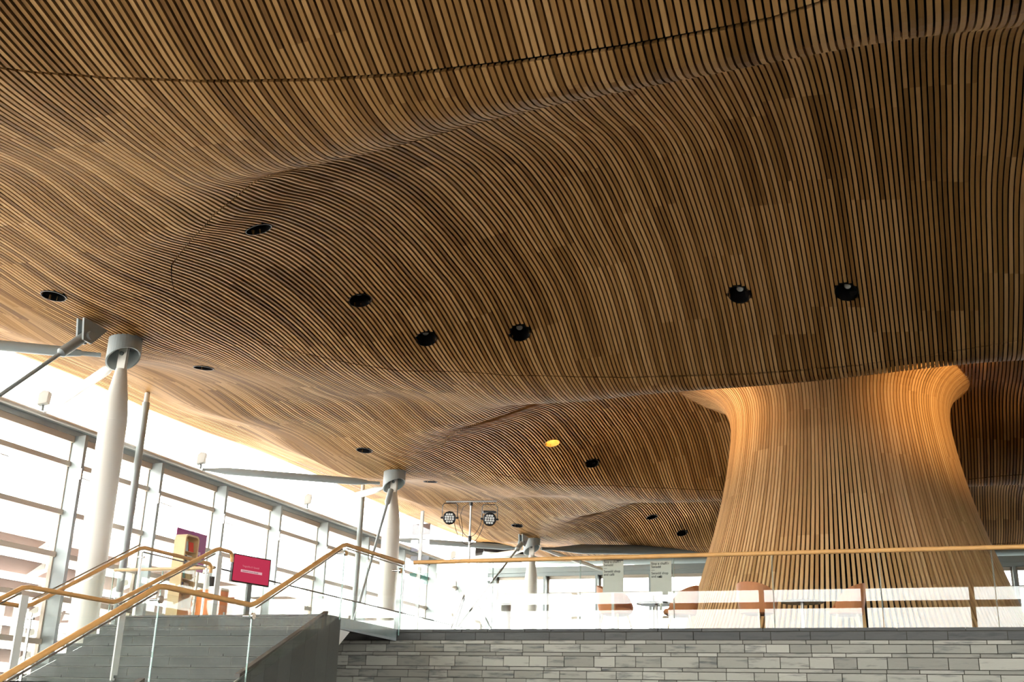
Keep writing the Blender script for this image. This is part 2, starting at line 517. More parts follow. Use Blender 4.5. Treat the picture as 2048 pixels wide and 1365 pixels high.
def build_ceiling():
    V = []; Fq = []; UV = []; base = 0
    xs = np.arange(-17.66, 13.9, PITCH_S)
    for si, x in enumerate(xs):
        for (a, b, fa, fb) in slat_ranges(x):
            step = 0.16 if a > 2 else 0.3
            n = max(2, int((b - a) / step) + 1)
            ys = np.linspace(a, b, n)
            zz = zc(np.full(n, x), ys)
            zn = (zc(np.full(n, x), ys + 0.02) - zc(np.full(n, x), ys - 0.02)) / 0.04
            nl = np.sqrt(1 + zn ** 2); ny, nz = -zn / nl, 1 / nl     # upward normal in the slat's plane
            h = 0.07
            hw = SLW / 2
            P = np.empty((n, 4, 3))
            P[:, 0] = np.stack([np.full(n, x - hw), ys, zz], 1)
            P[:, 1] = np.stack([np.full(n, x + hw), ys, zz], 1)
            P[:, 2] = np.stack([np.full(n, x + hw), ys + ny * h, zz + nz * h], 1)
            P[:, 3] = np.stack([np.full(n, x - hw), ys + ny * h, zz + nz * h], 1)
            for row, fn in ((0, fa), (n - 1, fb)):
                if fn is not None:
                    for c, sx in ((0, -1), (1, 1), (2, 1), (3, -1)):
                        dy = max(-0.12, min(0.12, fn(x + sx * hw) - fn(x)))
                        P[row, c, 1] += dy; P[row, c, 2] += dy * zn[row]
            V.append(P.reshape(-1, 3))
            k = np.arange(n - 1)[:, None] * 4
            for (p, q) in ((0, 1), (1, 2), (3, 0)):
                fq = np.concatenate([k + p, k + 4 + p, k + 4 + q, k + q], 1) + base
                Fq.append(fq)
                u0, u1 = (si + 0.1, si + 0.9)
                uv = np.empty((n - 1, 4, 2)); uv[:, 0, 0] = u0; uv[:, 1, 0] = u0; uv[:, 2, 0] = u1; uv[:, 3, 0] = u1
                uv[:, 0, 1] = ys[:-1]; uv[:, 1, 1] = ys[1:]; uv[:, 2, 1] = ys[1:]; uv[:, 3, 1] = ys[:-1]
                UV.append(uv.reshape(-1, 2))
            ends = np.array([[0, 1, 2, 3], [4 * n - 1, 4 * n - 2, 4 * n - 3, 4 * n - 4]]) + base
            Fq.append(ends)
            UV.append(np.tile([[si + 0.5, a]], (8, 1)))
            base += 4 * n
    V = np.concatenate(V); Fq = np.concatenate(Fq); UV = np.concatenate(UV)
    me = bpy.data.meshes.new('ceiling')
    me.vertices.add(len(V)); me.vertices.foreach_set('co', V.ravel())
    me.loops.add(len(Fq) * 4); me.loops.foreach_set('vertex_index', Fq.ravel().astype(np.int32))
    me.polygons.add(len(Fq)); me.polygons.foreach_set('loop_start', np.arange(len(Fq)) * 4)
    me.update(calc_edges=True)
    uvl = me.uv_layers.new(name='UVMap'); uvl.data.foreach_set('uv', UV.astype(np.float32).ravel())
    me.materials.append(M['slat'])
    me.shade_flat()
    o = bpy.data.objects.new('ceiling', me); COL.objects.link(o); struct(o)
    # felt backing above the slats
    gx = np.arange(-17.7, 14.2, 0.22); gy = np.arange(YA, YB + 0.2, 0.22)
    X, Y = np.meshgrid(gx, gy, indexing='ij'); Z = zc(X, Y) + 0.11
    nx, ny = X.shape
    V = np.stack([X, Y, Z], -1).reshape(-1, 3)
    hol = np.zeros_like(X, bool)
    cxm = X[:-1, :-1] + 0.11; cym = Y[:-1, :-1] + 0.11
    keep = np.ones_like(cxm, bool)
    for hx, hy in DOWN: keep &= (cxm - hx) ** 2 + (cym - hy) ** 2 > 0.26 ** 2
    keep &= ~fun_inside(cxm, cym, 0.15)
    idx = np.arange(nx * ny).reshape(nx, ny)
    q = np.stack([idx[:-1, :-1], idx[1:, :-1], idx[1:, 1:], idx[:-1, 1:]], -1)[keep]
    me = bpy.data.meshes.new('backing')
    me.from_pydata(V.tolist(), [], q.tolist()); me.materials.append(M['felt'])
    b = bpy.data.objects.new('backing', me); COL.objects.link(b); b.parent = o
    # roof deck over it, keeps daylight out
    mb = MB(); mb.box(-17.9, 14.4, YA - 0.3, YB + 0.4, 9.9, 10.1)
    mb.box(14.2, 14.4, YA, YB, 6, 9.9); mb.box(-17.85, 14.3, YA - 0.3, YA - 0.1, 6, 9.9)
    mb.box(-17.85, 14.3, YB + 0.10, YB + 0.30, 6.62, 9.9); mb.box(-17.95, -17.8, YA, YB, 7.75, 9.9)
    mb.box(-17.3, 24, -14.5, -10.4, 6.6, 6.9); mb.box(14.5, 24, -10.4, 40, 6.3, 6.6)  # unseen overhangs added to keep high sky off the entrance and right glazing
    mb.build('roof_deck', M['felt'], o)
    # bright edge trim along the eaves
    ys = np.arange(YA, YB, 0.3); zz = zc(np.full(len(ys), -17.68), ys)
    t = MB()
    t.tube([(-17.74, y, z + 0.03) for y, z in zip(ys, zz)], 0.05, 8)
    t.build('eaves_trim', M['metal_light'], o, smooth=True)
    # upstand between eaves and roof deck
    t = MB()
    for k in range(len(ys) - 1):
        t.quad([(-17.78, ys[k], zz[k]), (-17.78, ys[k + 1], zz[k + 1]), (-17.78, ys[k + 1], 9.9), (-17.78, ys[k], 9.9)])
    t.build('eaves_fascia', M['metal_light'], o)
    return o


CEILING = build_ceiling()


def cnorm(x, y):
    gx = float(zc(x + 0.05, y) - zc(x - 0.05, y)) / 0.1; gy = float(zc(x, y + 0.05) - zc(x, y - 0.05)) / 0.1
    return Vector((-gx, -gy, 1)).normalized()


DOWN_TXT = ['nearest the left tip of the front dome', 'second from the left tip of the front dome', 'third from the left tip of the front dome, lowest there',
            'fourth from the left tip, mid front dome', 'second from the right in the front dome', 'rightmost in the front dome, above the funnel',
            'in the pale ceiling above the nearest column, far left', 'seen edge-on in the pale ceiling right of the nearest column head',
            'in the pale ceiling left of the second column head', 'thin dark slot just right of the second column head', 'between the stage lights and the third column head',
            'glowing', 'right of the lit one in the second dome', 'upper of the two in the small far dome', 'lower of the two in the small far dome']
for k, (hx, hy) in enumerate(DOWN):
    z0 = float(zc(hx, hy)); n = cnorm(hx, hy)
    lit = (k == 11)
    q = Vector((0, 0, 1)).rotation_difference(n).to_matrix().to_4x4()
    root = thing('downlight', ('lit amber recessed downlight glowing in the second dome' if lit else 'black recessed downlight ' + DOWN_TXT[k]), 'ceiling light', (hx, hy, z0), group='recessed downlights in the slatted ceiling')
    root.rotation_euler = q.to_euler()
    mcan = M.get('amber') if lit else M['black']
    if lit:
        mcan = plain('amber_reflector', (0.85, 0.55, 0.20), 0.35); M['amber'] = mcan
    MB().lathe([(HR + 0.004, 0.03), (HR + 0.004, -0.012), (HR - 0.006, -0.012), (HR - 0.01, 0.10), (HR - 0.02, 0.20), (HR - 0.05, 0.26), (0.0, 0.27)], n=32, close=False).build('can', mcan, root, smooth=True)
    MB().lathe([(0.0, 0.13), (0.055, 0.135), (0.06, 0.15), (0.05, 0.265), (0.0, 0.27)], n=16, close=False).build('lamp', emit_mat('amber_lamp', (1, 0.6, 0.22), 14) if lit else M['lamp_glass' if 0 < k < 6 else 'black'], root, smooth=True)
    if lit:
        d = bpy.data.lights.new('downlight_lamp', 'POINT'); d.energy = 14; d.color = (1, 0.6, 0.2); d.shadow_soft_size = 0.05
        lo = bpy.data.objects.new('downlight_lamp', d); COL.objects.link(lo); lo.location = (0, 0, 0.2); lo.parent = root

# ================================================================ the funnel
PROF = [(4.02, 1.60), (3.62, 2.45), (3.30, 3.40), (3.12, 3.95), (2.92, 4.60), (2.76, 5.20), (2.62, 5.85), (2.52, 6.45), (2.47, 6.85), (2.46, 7.10), (2.49, 7.30), (2.56, 7.50), (2.72, 7.70), (2.98, 7.85), (3.36, 7.98), (3.75, 8.07)]


def build_funnel():
    pz = np.array([p[1] for p in PROF]); pr = np.array([p[0] for p in PROF])
    t = np.zeros(len(PROF)); t[1:] = np.cumsum(np.hypot(np.diff(pr), np.diff(pz)))
    tt = np.linspace(0, t[-1], 46)
    # smooth resample
    rr = np.interp(tt, t, pr); zz = np.interp(tt, t, pz)
    for _ in range(2):
        rr[1:-1] = (rr[:-2] + 2 * rr[1:-1] + rr[2:]) / 4; zz[1:-1] = (zz[:-2] + 2 * zz[1:-1] + zz[2:]) / 4
    root = thing('funnel', 'huge hourglass funnel of vertical timber slats rising from the upper floor', 'funnel', (FUN[0], FUN[1], ZU))
    N = 208
    V = []; Fq = []; UV = []; base = 0
    n = len(rr)
    dr = np.gradient(rr); dz = np.gradient(zz); L = np.hypot(dr, dz); nr, nz = dz / L, -dr / L
    for s in range(N):
        a = 2 * math.pi * (s + 0.5) / N
        ca, sa = math.cos(a), math.sin(a)
        w = 0.030
        P = np.empty((n, 4, 3))
        for c, (off, dep) in enumerate(((-w, 0), (w, 0), (w, -0.06), (-w, -0.06))):
            r_ = rr + nr * dep; z_ = zz + nz * dep - ZU
            P[:, c, 0] = r_ * ca - off * sa; P[:, c, 1] = r_ * sa + off * ca; P[:, c, 2] = z_
        V.append(P.reshape(-1, 3))
        k = np.arange(n - 1)[:, None] * 4
        for (p, q) in ((0, 1), (1, 2), (3, 0)):
            Fq.append(np.concatenate([k + p, k + q, k + 4 + q, k + 4 + p], 1) + base)
            uv = np.empty((n - 1, 4, 2)); uv[:, 0, 0] = s + .1; uv[:, 1, 0] = s + .9; uv[:, 2, 0] = s + .9; uv[:, 3, 0] = s + .1
            uv[:, 0, 1] = tt[:-1]; uv[:, 1, 1] = tt[:-1]; uv[:, 2, 1] = tt[1:]; uv[:, 3, 1] = tt[1:]
            UV.append(uv.reshape(-1, 2))
        base += 4 * n
    V = np.concatenate(V); Fq = np.concatenate(Fq); UV = np.concatenate(UV)
    me = bpy.data.meshes.new('slat_cladding')
    me.from_pydata(V.tolist(), [], Fq.tolist())
    uvl = me.uv_layers.new(name='UVMap'); uvl.data.foreach_set('uv', UV.astype(np.float32).ravel())
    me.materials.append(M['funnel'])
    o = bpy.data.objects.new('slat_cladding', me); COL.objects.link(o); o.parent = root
    MB().lathe([(r - 0.10, z - ZU) for r, z in zip(rr, zz)], n=96, close=False).build('lining', M['felt'], root, smooth=True)
    return root


build_funnel()
for i, (lx, ly) in enumerate(((-5.6, 24.2), (1.7, 23.6), (3.4, 26.9))):  # unseen lamps added to give the funnel flare its warm glow
    zt = float(zc(lx, ly)) - 0.12
    g = thing('spotlight', ['small warm spotlight on the dome left of the funnel neck', 'small warm spotlight hidden behind the rib right of the funnel', 'small warm spotlight on the dome right of the funnel neck'][i], 'spotlight', (lx, ly, zt))
    MB().lathe([(0.0, 0.0), (0.05, 0.0), (0.06, 0.05), (0.06, 0.13), (0.0, 0.14)], n=16).build('housing', M['black'], g, smooth=True)
    spot('spotlight_lamp', (lx, ly, zt - 0.04), (FUN[0] + (0.5 if lx > 0 else -0.4), FUN[1], 6.9), [260, 330, 120][i], 95, 0.8)

# ================================================================ floors, ground and walls
mb = MB(); mb.box(-12.0, 14.2, 17.62, YF, ZU - 0.35, ZU); mb.box(-14.6, -12.0, 17.35, YF, ZU - 0.35, ZU)
struct(mb.build('floor', M['floor']))
struct(MB().box(XW, 14.2, -10, YF, ZL - 0.3, ZL).build('floor.001', M['floor']))
g = MB(); g.box(-220, 120, -160, 260, -2.3, -2.1); struct(g.build('ground', M['ground']))
wr = MB(); wr.box(14.2, 14.4, -10, 14, 4.0, 9.9); wr.box(14.2, 14.4, 14, YF, ZL, 9.9)
for yy in np.arange(-10, 14, 3.0): wr.box(14.2, 14.35, yy - 0.06, yy + 0.06, ZL, 4.0)
struct(wr.build('wall_right', M['plaster']))
struct(MB().box(14.29, 14.3, -10, 14, ZL, 4.0).build('window_37', M['pane']))  # unseen glazing added to light the side face of the stairs
struct(MB().box(-42, XW - 0.3, -40, 120, -2.1, -1.9).build('ground.001', M['deck']))  # unseen pale deck added to bounce daylight up to the left ceiling

# ---- stone wall below the upper floor
COURSE = [(0.055, 'c'), (0.125, 'c'), (0.06, 's'), (0.125, 's'), (0.058, 's'), (0.165, 's'), (0.058, 's'), (0.12, 's'), (0.17, 's'), (0.06, 's'), (0.13, 's'), (0.165, 's')]


def stone_wall(x0, x1, yf, ztop, zbot, name):
    root = empty(name, (0, 0, 0))
    st = MB(); cp = MB()
    z = ztop; k = 0
    while z > zbot:
        h, kind = COURSE[k] if k < len(COURSE) else COURSE[2 + (k - 2) % 10]
        x = x0 - random.random() * 0.3
        while x < x1:
            w = random.uniform(0.26, 0.62) * (1.3 if kind == 'c' else 1) * (1.15 if h < 0.07 else 1)
            g = 0.011
            xa, xb = max(x, x0), min(x + w - g, x1)
            if xb > xa + 0.02:
                d = random.uniform(0, 0.012) if kind == 's' else 0.0
                if k == 0: d = 0.012
                (cp if kind == 'c' else st).box(xa, xb, yf - d, yf + 0.1, z - h + g, z)
            x += w
        z -= h; k += 1
    st.build('stonework', M['stone'], root)
    cp.build('coping', M['coping'], root)
    MB().box(x0, x1, yf + 0.012, yf + 0.16, zbot, ztop - 0.012).build('mortar', M['mortar'], root)
    return struct(root)


stone_wall(-12.0, 9.5, 17.45, ZU, ZL, 'wall_front')

# ================================================================ window walls
ZTR = [5.21, 4.17, 3.28, 2.40, 1.51, 0.60, -0.30]
NM0, NM1 = -8, 9


def my(n): return 18.87 + 2.659 * n


top = MB()
top.box(XW - 0.12, XW + 0.20, my(NM0), YF + 0.1, ZT - 0.02, ZT + 0.10)
top.box(XW - 0.10, XW + 0.10, my(NM0), YF + 0.1, ZT - 0.13, ZT - 0.02)
tb = struct(top.build('trim_1', M['metal_blue']))
gt = MB(); gt.tube([(XW + 0.22, my(NM0), ZT + 0.03), (XW + 0.22, YF, ZT + 0.03)], 0.05, 10); gt.build('edge_tube', M['metal_light'], tb, smooth=True)
for n in range(NM0, NM1 + 1):
    y = my(n)
    w = struct(empty('window_%d' % (n - NM0 + 1), (XW, y, ZL)))
    zt = ZT - ZL
    MB().box(-0.02, 0.34, -0.045, 0.045, 0, zt - 0.12).build('mullion', M['metal_blue'], w)
    MB().box(-0.09, -0.0, -0.075, -0.03, 0, zt - 0.12).box(-0.09, 0.0, 0.03, 0.075, 0, zt - 0.12).build('frame', M['beige_frame'], w)
    if n == NM1: continue
    W = 2.659
    tr = MB()
    for zq in ZTR:
        tr.box(-0.08, 0.05, 0.05, W - 0.05, zq - ZL - 0.055, zq - ZL + 0.055)
    tr.box(-0.08, 0.06, 0.05, W - 0.05, zt - 0.27, zt - 0.13)
    tr.build('transom', M['beige_frame'], w)
    MB().box(-0.045, -0.035, 0.05, W - 0.05, 0, zt - 0.13).build('pane', M['pane'], w)
    if n >= -3:
        lv = MB(); br = MB()
        k = 0; z = 4.86
        while z > -1.2:
            for yy in (0.10, W - 0.10):
                br.prism([(-0.14, z - ZL), (-0.18, z - ZL + 0.03), (-0.62, z - ZL - 0.23), (-0.60, z - ZL - 0.27), (-0.36, z - ZL - 0.17), (-0.14, z - ZL - 0.10)], 'y', yy - 0.012, yy + 0.012)
            if z < 3.9:
                m_ = Matrix.Translation((-0.40, W / 2, z - ZL - 0.10)) @ Matrix.Rotation(R(-30), 4, 'Y')
                lv.box(-0.22, 0.22, -W / 2 + 0.12, W / 2 - 0.12, -0.008, 0.008, mat=m_)
            z -= 0.445
        br.build('louvre_bracket', M['metal_light'], w)
        lv.build('louvre_blades', M['louvre'], w)
    if n >= -1:
        a = MB(); a.tube([(0.36, 0.0, 4.98 - ZL), (0.10, 0.10, 4.98 - ZL), (0.02, 0.9, 4.98 - ZL)], 0.014, 8)
        a.box(0.3, 0.38, -0.06, -0.04, 4.86 - ZL, 5.10 - ZL)
        a.build('opener_arm', M['white'], w)

cl = struct(MB().box(XW - 0.01, XW, my(NM0), YF, ZT + 0.10, 7.35).build('window_20', M['pane']))
# far wall: header, mullions, two transoms
fx = struct(MB().box(XW, 14.2, YF - 0.12, YF + 0.12, ZT, ZT + 0.14).box(XW, 14.2, YF - 0.18, YF - 0.02, ZT + 0.14, ZT + 0.36).build('trim_2', M['metal_blue']))
for i in range(15):
    x = XW + 0.6 + 2.13 * i
    w = struct(empty('window_%d' % (21 + i), (x, YF, ZU)))
    MB().box(-0.05, 0.05, -0.30, 0.02, 0, ZT - ZU).build('mullion', M['metal_blue'], w)
    tr = MB()
    for zq in (5.27, 4.34, 3.40, 2.50, 1.75):
        tr.box(0.05, 2.08, -0.05, 0.05, zq - ZU - 0.05, zq - ZU + 0.05)
    tr.box(0.05, 0.12, -0.05, 0.05, 0, ZT - ZU); tr.box(2.01, 2.08, -0.05, 0.05, 0, ZT - ZU); tr.box(0.05, 2.08, -0.05, 0.05, ZT - ZU - 0.12, ZT - ZU)
    tr.build('frame', M['beige_frame'], w)
    MB().box(0.05, 2.08, 0.0, 0.01, 0, ZT - ZU).build('pane', M['pane'], w)
# grey edge beam under the far eaves
eb = MB(); eb.tube([(-17.5, 43.3, 6.95), (-14.5, 43.3, 6.66), (-12.0, 43.3, 6.60), (-8.0, 43.3, 6.52), (-3.0, 43.3, 6.45), (13.9, 43.3, 6.60)], 0.17, 14)
struct(eb.build('trim_3', M['metal_blue'], smooth=True))

# entrance wall behind the visitor
ew = MB()
for i in range(-3, 5):
    x = -6.51 + 3.8 * i
    ew.box(x - 0.09, x + 0.09, -10.12, -9.95, ZL, 5.6)
ew.box(XW, 14.2, -10.1, -9.95, 4.86, 5.10); ew.box(XW, 14.2, -10.3, -9.9, ZL, 2.4)  # unseen solid lower band added to cut the light reaching the ceiling
ew.box(XW, 14.2, -10.3, -9.9, 5.6, 9.9)
struct(ew.build('wall_entrance', M['metal_dark']))
struct(MB().box(XW, 14.2, -10.05, -10.04, ZL, 5.6).build('window_36', M['pane']))

# building across the water, seen blown out through the louvres
fb = MB(); fb.box(-62, -48, -10, 95, -2.1, 10.5)
bl = tag(fb.build('brick_building', M['facade']), 'pale banded brick building outside beyond the left window wall', 'building')

# ================================================================ columns, struts, posts, rods
def column(k, label):
    yk = 15.03 + BAY * k
    zb = ZL if k == 0 else ZU
    root = thing('column', label, 'column', (XC, yk, zb), group='white cigar columns along the windows')
    H = 6.10 - zb
    prof = [(0.20, 0.0), (0.215, H * 0.25), (0.235, H * 0.5), (0.225, H - 1.55), (0.215, H - 1.2), (0.20, H - 1.18), (0.10, H - 0.38), (0.088, H - 0.3)]
    MB().lathe([(0.20, 0), (0.222, H * .3), (0.235, H * .55), (0.225, H - 1.25)], n=32).build('shaft', M['white_col'], root, smooth=True)
    MB().lathe([(0.223, H - 1.25), (0.228, H - 1.24), (0.20, H - 0.95), (0.105, H - 0.36), (0.095, H - 0.30)], n=32).build('taper', M['white_col'], root, smooth=True)
    t = MB()
    t.box(-0.09, 0.09, -0.035, -0.012, H - 0.34, H + 0.10); t.box(-0.09, 0.09, 0.012, 0.035, H - 0.34, H + 0.10)
    t.build('fork', M['white_col'], root, bevel=0.008)
    p = MB(); p.tube([(0, -0.07, H - 0.02), (0, 0.07, H - 0.02)], 0.035, 14); p.build('pin', M['metal_dark'], root, smooth=True)
    # collar: open drum cut on a slant, against the ceiling
    c = MB(); n = 36; ro, ri = 0.285, 0.255
    ztop = []
    ring = []
    for j in range(n):
        a = 2 * math.pi * j / n
        x, y = ro * math.cos(a), ro * math.sin(a)
        zt_ = float(zc(XC + x, yk + y)) - zb + 0.05
        zb_ = H - 0.11 + 0.15 * math.cos(a - R(-20))
        ring.append(((x, y, zt_), (x, y, zb_), (ri * math.cos(a), ri * math.sin(a), zb_), (ri * math.cos(a), ri * math.sin(a), zt_)))
    for j in range(n):
        A, B_ = ring[j], ring[(j + 1) % n]
        for q in range(3):
            c.quad([A[q], B_[q], B_[q + 1], A[q + 1]])
    c.build('collar', M['metal_blue'], root)
    MB().lathe([(0.0, H + 0.12), (0.26, H + 0.12)], n=24, close=False).build('collar_plate', M['metal_dark'], root)
    # rod bracket, tapering plate with an eye
    b = MB()
    if k != 1:
        b.prism([(-1.16, H + 0.24), (-0.56, H + 0.22), (-0.90, H - 0.14), (-1.10, H - 0.13)], 'x', -0.08, -0.045)
        b.prism([(-1.16, H + 0.24), (-0.56, H + 0.22), (-0.90, H - 0.14), (-1.10, H - 0.13)], 'x', 0.045, 0.08)
        b.tube([(-0.13, -0.98, H - 0.02), (0.13, -0.98, H - 0.02)], 0.07, 14)
        b.build('rod_bracket', M['metal_blue'], root)
        p1 = Vector((0, -0.98, H - 0.02)); p2 = Vector((-0.9, -3.9, H - 3.3)) if k == 0 else Vector((0.0, -8.0, H - 4.4))
        d = (p2 - p1).normalized()
        r_ = MB(); r_.tube([p1, p1 + d * 0.55, p1 + d * 0.60, p2], [0.085, 0.085, 0.035, 0.035], 12); r_.build('tie_rod', M['metal_blue'], root, smooth=True)
    else:
        p1 = Vector((0, -0.15, H - 0.25)); p2 = Vector((0.0, -1.95, H - 4.45))
        d = (p2 - p1).normalized()
        r_ = MB(); r_.tube([p1, p1 + d * 0.40, p1 + d * 0.45, p2], [0.07, 0.07, 0.035, 0.035], 12); r_.build('tie_rod', M['metal_blue'], root, smooth=True)
    # two struts to the window head
    for sgn in (-1, 1):
        e = Vector((XW - XC + 0.25, 2.62 * sgn, ZT - zb + 0.10)); s0 = Vector((-0.30, 0.22 * sgn, H - 0.08))
        d = e - s0
        st = MB(); st.tube([s0, s0 + d * 0.07, s0 + d * 0.075, s0 + d * 0.14, s0 + d * 0.86, s0 + d * 0.97, e], [0.04, 0.04, 0.055, 0.092, 0.092, 0.04, 0.035], 14)
        st.build('strut', M['metal_blue'] if sgn < 0 else M['metal_light'], root, smooth=True)  # near strut takes the darker grey to stand in for its shade
    return root


column(0, 'nearest white tapered column with slanted grey collar, left of the stairs')
column(1, 'second white tapered column, behind the top of the stairs')
c3 = column(2, 'farthest white tapered column, in front of the far windows')
# the last column also braces the far wall
for ex, ey, r_ in ((-13.0 + 0.9, YF - 0.2, 0.07), (-7.4, YF - 0.2, 0.17)):
    s0 = Vector((0.30, 0.15, 4.45)); e = Vector((ex - XC, ey - (15.03 + BAY * 2), (ZT + 0.15 if ex < -10 else 6.75) - ZU))
    d = e - s0
    MB().tube([s0, s0 + d * 0.06, s0 + d * 0.2, s0 + d * 0.9, e], [0.05, 0.05, r_, r_, 0.05], 14).build('strut', M['metal_light'] if ex < -10 else M['metal_dark'], c3, smooth=True)

for i, (y, lab) in enumerate(((20.41, 'slim grey post between ceiling and floor right of the nearest column'), (31.16, 'slim grey post left of the second column'))):
    zt = float(zc(-16.8, y))
    p = thing('grey_post', lab, 'post', (-16.8, y, ZL), group='slim grey posts under the eaves')
    MB().tube([(0, 0, 0), (0, 0, zt - ZL - 0.25)], 0.085, 18).build('shaft', M['metal_blue'], p, smooth=True)
    MB().tube([(0, 0, zt - ZL - 0.25), (0, 0, zt - ZL - 0.02)], 0.06, 14).build('cap', M['metal_light'], p, smooth=True)

# floodlights on the window head
for i, (y, lab) in enumerate(((17.65, 'grey floodlight on the window head left of the nearest column'), (23.16, 'white floodlight on the window head above the purple poster'),
                              (28.40, 'white floodlight on the window head above the red screen'), (39.15, 'white floodlight on the window head left of the third column'))):
    f = thing('floodlight', lab, 'floodlight', (XW + 0.28, y - 0.12, ZT + 0.08), R(25), group='floodlights on the window head')
    MB().box(-0.02, 0.02, -0.02, 0.02, 0, 0.12).build('bracket', M['metal_dark'], f)
    m_ = Matrix.Translation((0, 0, 0.24)) @ Matrix.Rotation(R(25), 4, 'Y')
    MB().prism([(-0.10, 0.10), (0.09, 0.16), (0.11, 0.40), (-0.02, 0.42), (-0.10, 0.34)], 'y', -0.10, 0.10).build('head', M['metal_light'], f, bevel=0.01)

# ================================================================ staircase
XR, XL = -8.55, -12.35
G, RS = 0.33, 0.167
Y0 = 15.0           # top riser
ZM = ZU - 7 * RS    # half landing
Y1 = Y0 - 7 * G + G # front edge of upper flight's first riser
YL0 = 11.05         # near edge of the half landing
st = thing('staircase', 'wide slate clad staircase with a half landing, rising to the upper floor', 'staircase', (0, 0, 0))


def riser_slabs(mb, y, z0, z1, off):
    x = XL - off
    while x < XR:
        a, b = max(x, XL), min(x + 1.02 - 0.007, XR)
        if b > a + .03: mb.box(a, b, y - 0.004, y + 0.03, z0, z1 - 0.006)
        x += 1.02


up = MB(); back = MB()
for k in range(7):                    # risers k=0 top
    yk = Y0 - k * G; zt = ZU - k * RS
    riser_slabs(up, yk, zt - RS, zt - 0.036, 0.3 + (k * 0.41) % 1.0)
    x = XL - (k * 0.27) % 0.9
    while x < XR:
        a, b = max(x, XL), min(x + 1.6 - 0.006, XR)
        if b > a + .03: up.box(a, b, yk - 0.035, yk + (G if k else 0.45), zt - 0.032, zt)
        x += 1.6
    back.box(XL, XR - 0.01, yk + 0.0, Y0 + 0.45, zt - RS, zt - 0.034)
up.build('upper_flight', M['slate'], st); back.build('bedding', M['grout'], st)
la = MB(); la.box(XL, XR, YL0, Y0 - 6 * G, ZM - 0.03, ZM); la.build('half_landing', M['slate'], st)
lo = MB()
nlow = 12; rl = (ZM - ZL) / nlow
for k in range(nlow):
    yk = YL0 - k * G; zt = ZM - k * rl
    riser_slabs(lo, yk, zt - rl, zt - 0.03, 0.3 + (k * 0.41) % 1.0)
    lo.box(XL, XR, yk, yk + G + .02, zt - 0.03, zt)
lo.build('lower_flight', M['slate'], st)
# side cladding: one upright slate per tread, on a grout backing, following the pitch
sd = MB(); sg = MB()


def pitch_z(y):
    if y >= Y0 + 0.1: return ZU
    if y >= Y0 - 6 * G - 0.33: return min(ZU, ZM + (y - (Y0 - 7 * G)) * RS / G + 0.02)
    if y >= YL0: return ZM
    return ZM - (YL0 - y) * rl / G


ys = [15.45, 15.12]
while ys[-1] > 7.2: ys.append(ys[-1] - G)
for a, b in zip(ys[1:], ys[:-1]):
    za, zb_ = pitch_z(a), pitch_z(b)
    top_pts = [(b - 0.006, zb_), (a, za)]
    if a < Y0 + 0.1 < b: top_pts = [(b - 0.006, zb_), (Y0 + 0.1, ZU), (a, za)]
    if a > 12.9:
        sd.prism([(a, ZM - 0.02), (b - 0.006, ZM - 0.02)] + top_pts, 'x', XR - 0.02, XR + 0.012)
        sd.prism([(a, ZL), (b - 0.006, ZL), (b - 0.006, ZM - 0.027), (a, ZM - 0.027)], 'x', XR - 0.02, XR + 0.012)
    else:
        sd.prism([(a, ZL), (b - 0.006, ZL)] + top_pts, 'x', XR - 0.02, XR + 0.012)
sd.build('side_cladding', M['slate'], st)
for a, b in zip(ys[1:], ys[:-1]):
    sg.prism([(a, ZL), (b, ZL), (b, pitch_z(b) - 0.01), (a, pitch_z(a) - 0.01)], 'x', XR - 0.06, XR + 0.008)
sg.build('cladding_backing', M['grout'], st)
MB().box(XL, XR - 0.02, 15.43, 15.45, ZL, ZU - 0.03).build('rear_face', M['slate'], st)
# dark strip painted in for the reflection band along the stair glass
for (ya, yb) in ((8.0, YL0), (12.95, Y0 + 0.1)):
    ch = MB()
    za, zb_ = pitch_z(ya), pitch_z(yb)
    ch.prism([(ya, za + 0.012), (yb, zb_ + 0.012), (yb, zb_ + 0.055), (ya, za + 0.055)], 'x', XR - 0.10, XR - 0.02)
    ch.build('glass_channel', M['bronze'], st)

# bridge plate from the stair head to the upper floor
br = thing('bridge_plate', 'pale grey steel bridge plate linking the stair head to the stone wall', 'bridge', (0, 0, 0))
MB().prism([(15.46, ZU), (17.40, ZU), (17.40, ZU - 0.19), (15.46, ZU - 0.17)], 'x', XR - 0.02, XR + 0.0).build('fascia', M['metal_blue'], br)
MB().box(XL, XR - 0.02, 15.46, 17.40, ZU - 0.05, ZU - 0.001).build('deck', M['floor'], br)
MB().prism([(15.46, ZU - 0.17), (15.85, ZU - 0.18), (15.46, ZU - 0.46)], 'x', XR - 0.12, XR - 0.04).build('gusset', M['metal_light'], br)


# ================================================================ balustrades
def rail_tube(mb, pts, r=0.031):
    mb.tube(pts, r, 14)


def crossgrain(pts, rad=0.05):
    return pts


def slanted_panel(x, ya, za, yb, zb_, h0, h1, th=0.016):
    """glass panel in the plane x, between (ya,za) and (yb,zb_)"""
    m = MB()
    m.prism([(ya, za + h0), (yb, zb_ + h0), (yb, zb_ + h1), (ya, za + h1)], 'x', x - th / 2, x + th / 2)
    return m


def edge_strip(x, y, z0, z1, th=0.016):
    return MB().box(x - th / 2 - 0.001, x + th / 2 + 0.001, y - 0.004, y + 0.004, z0, z1)


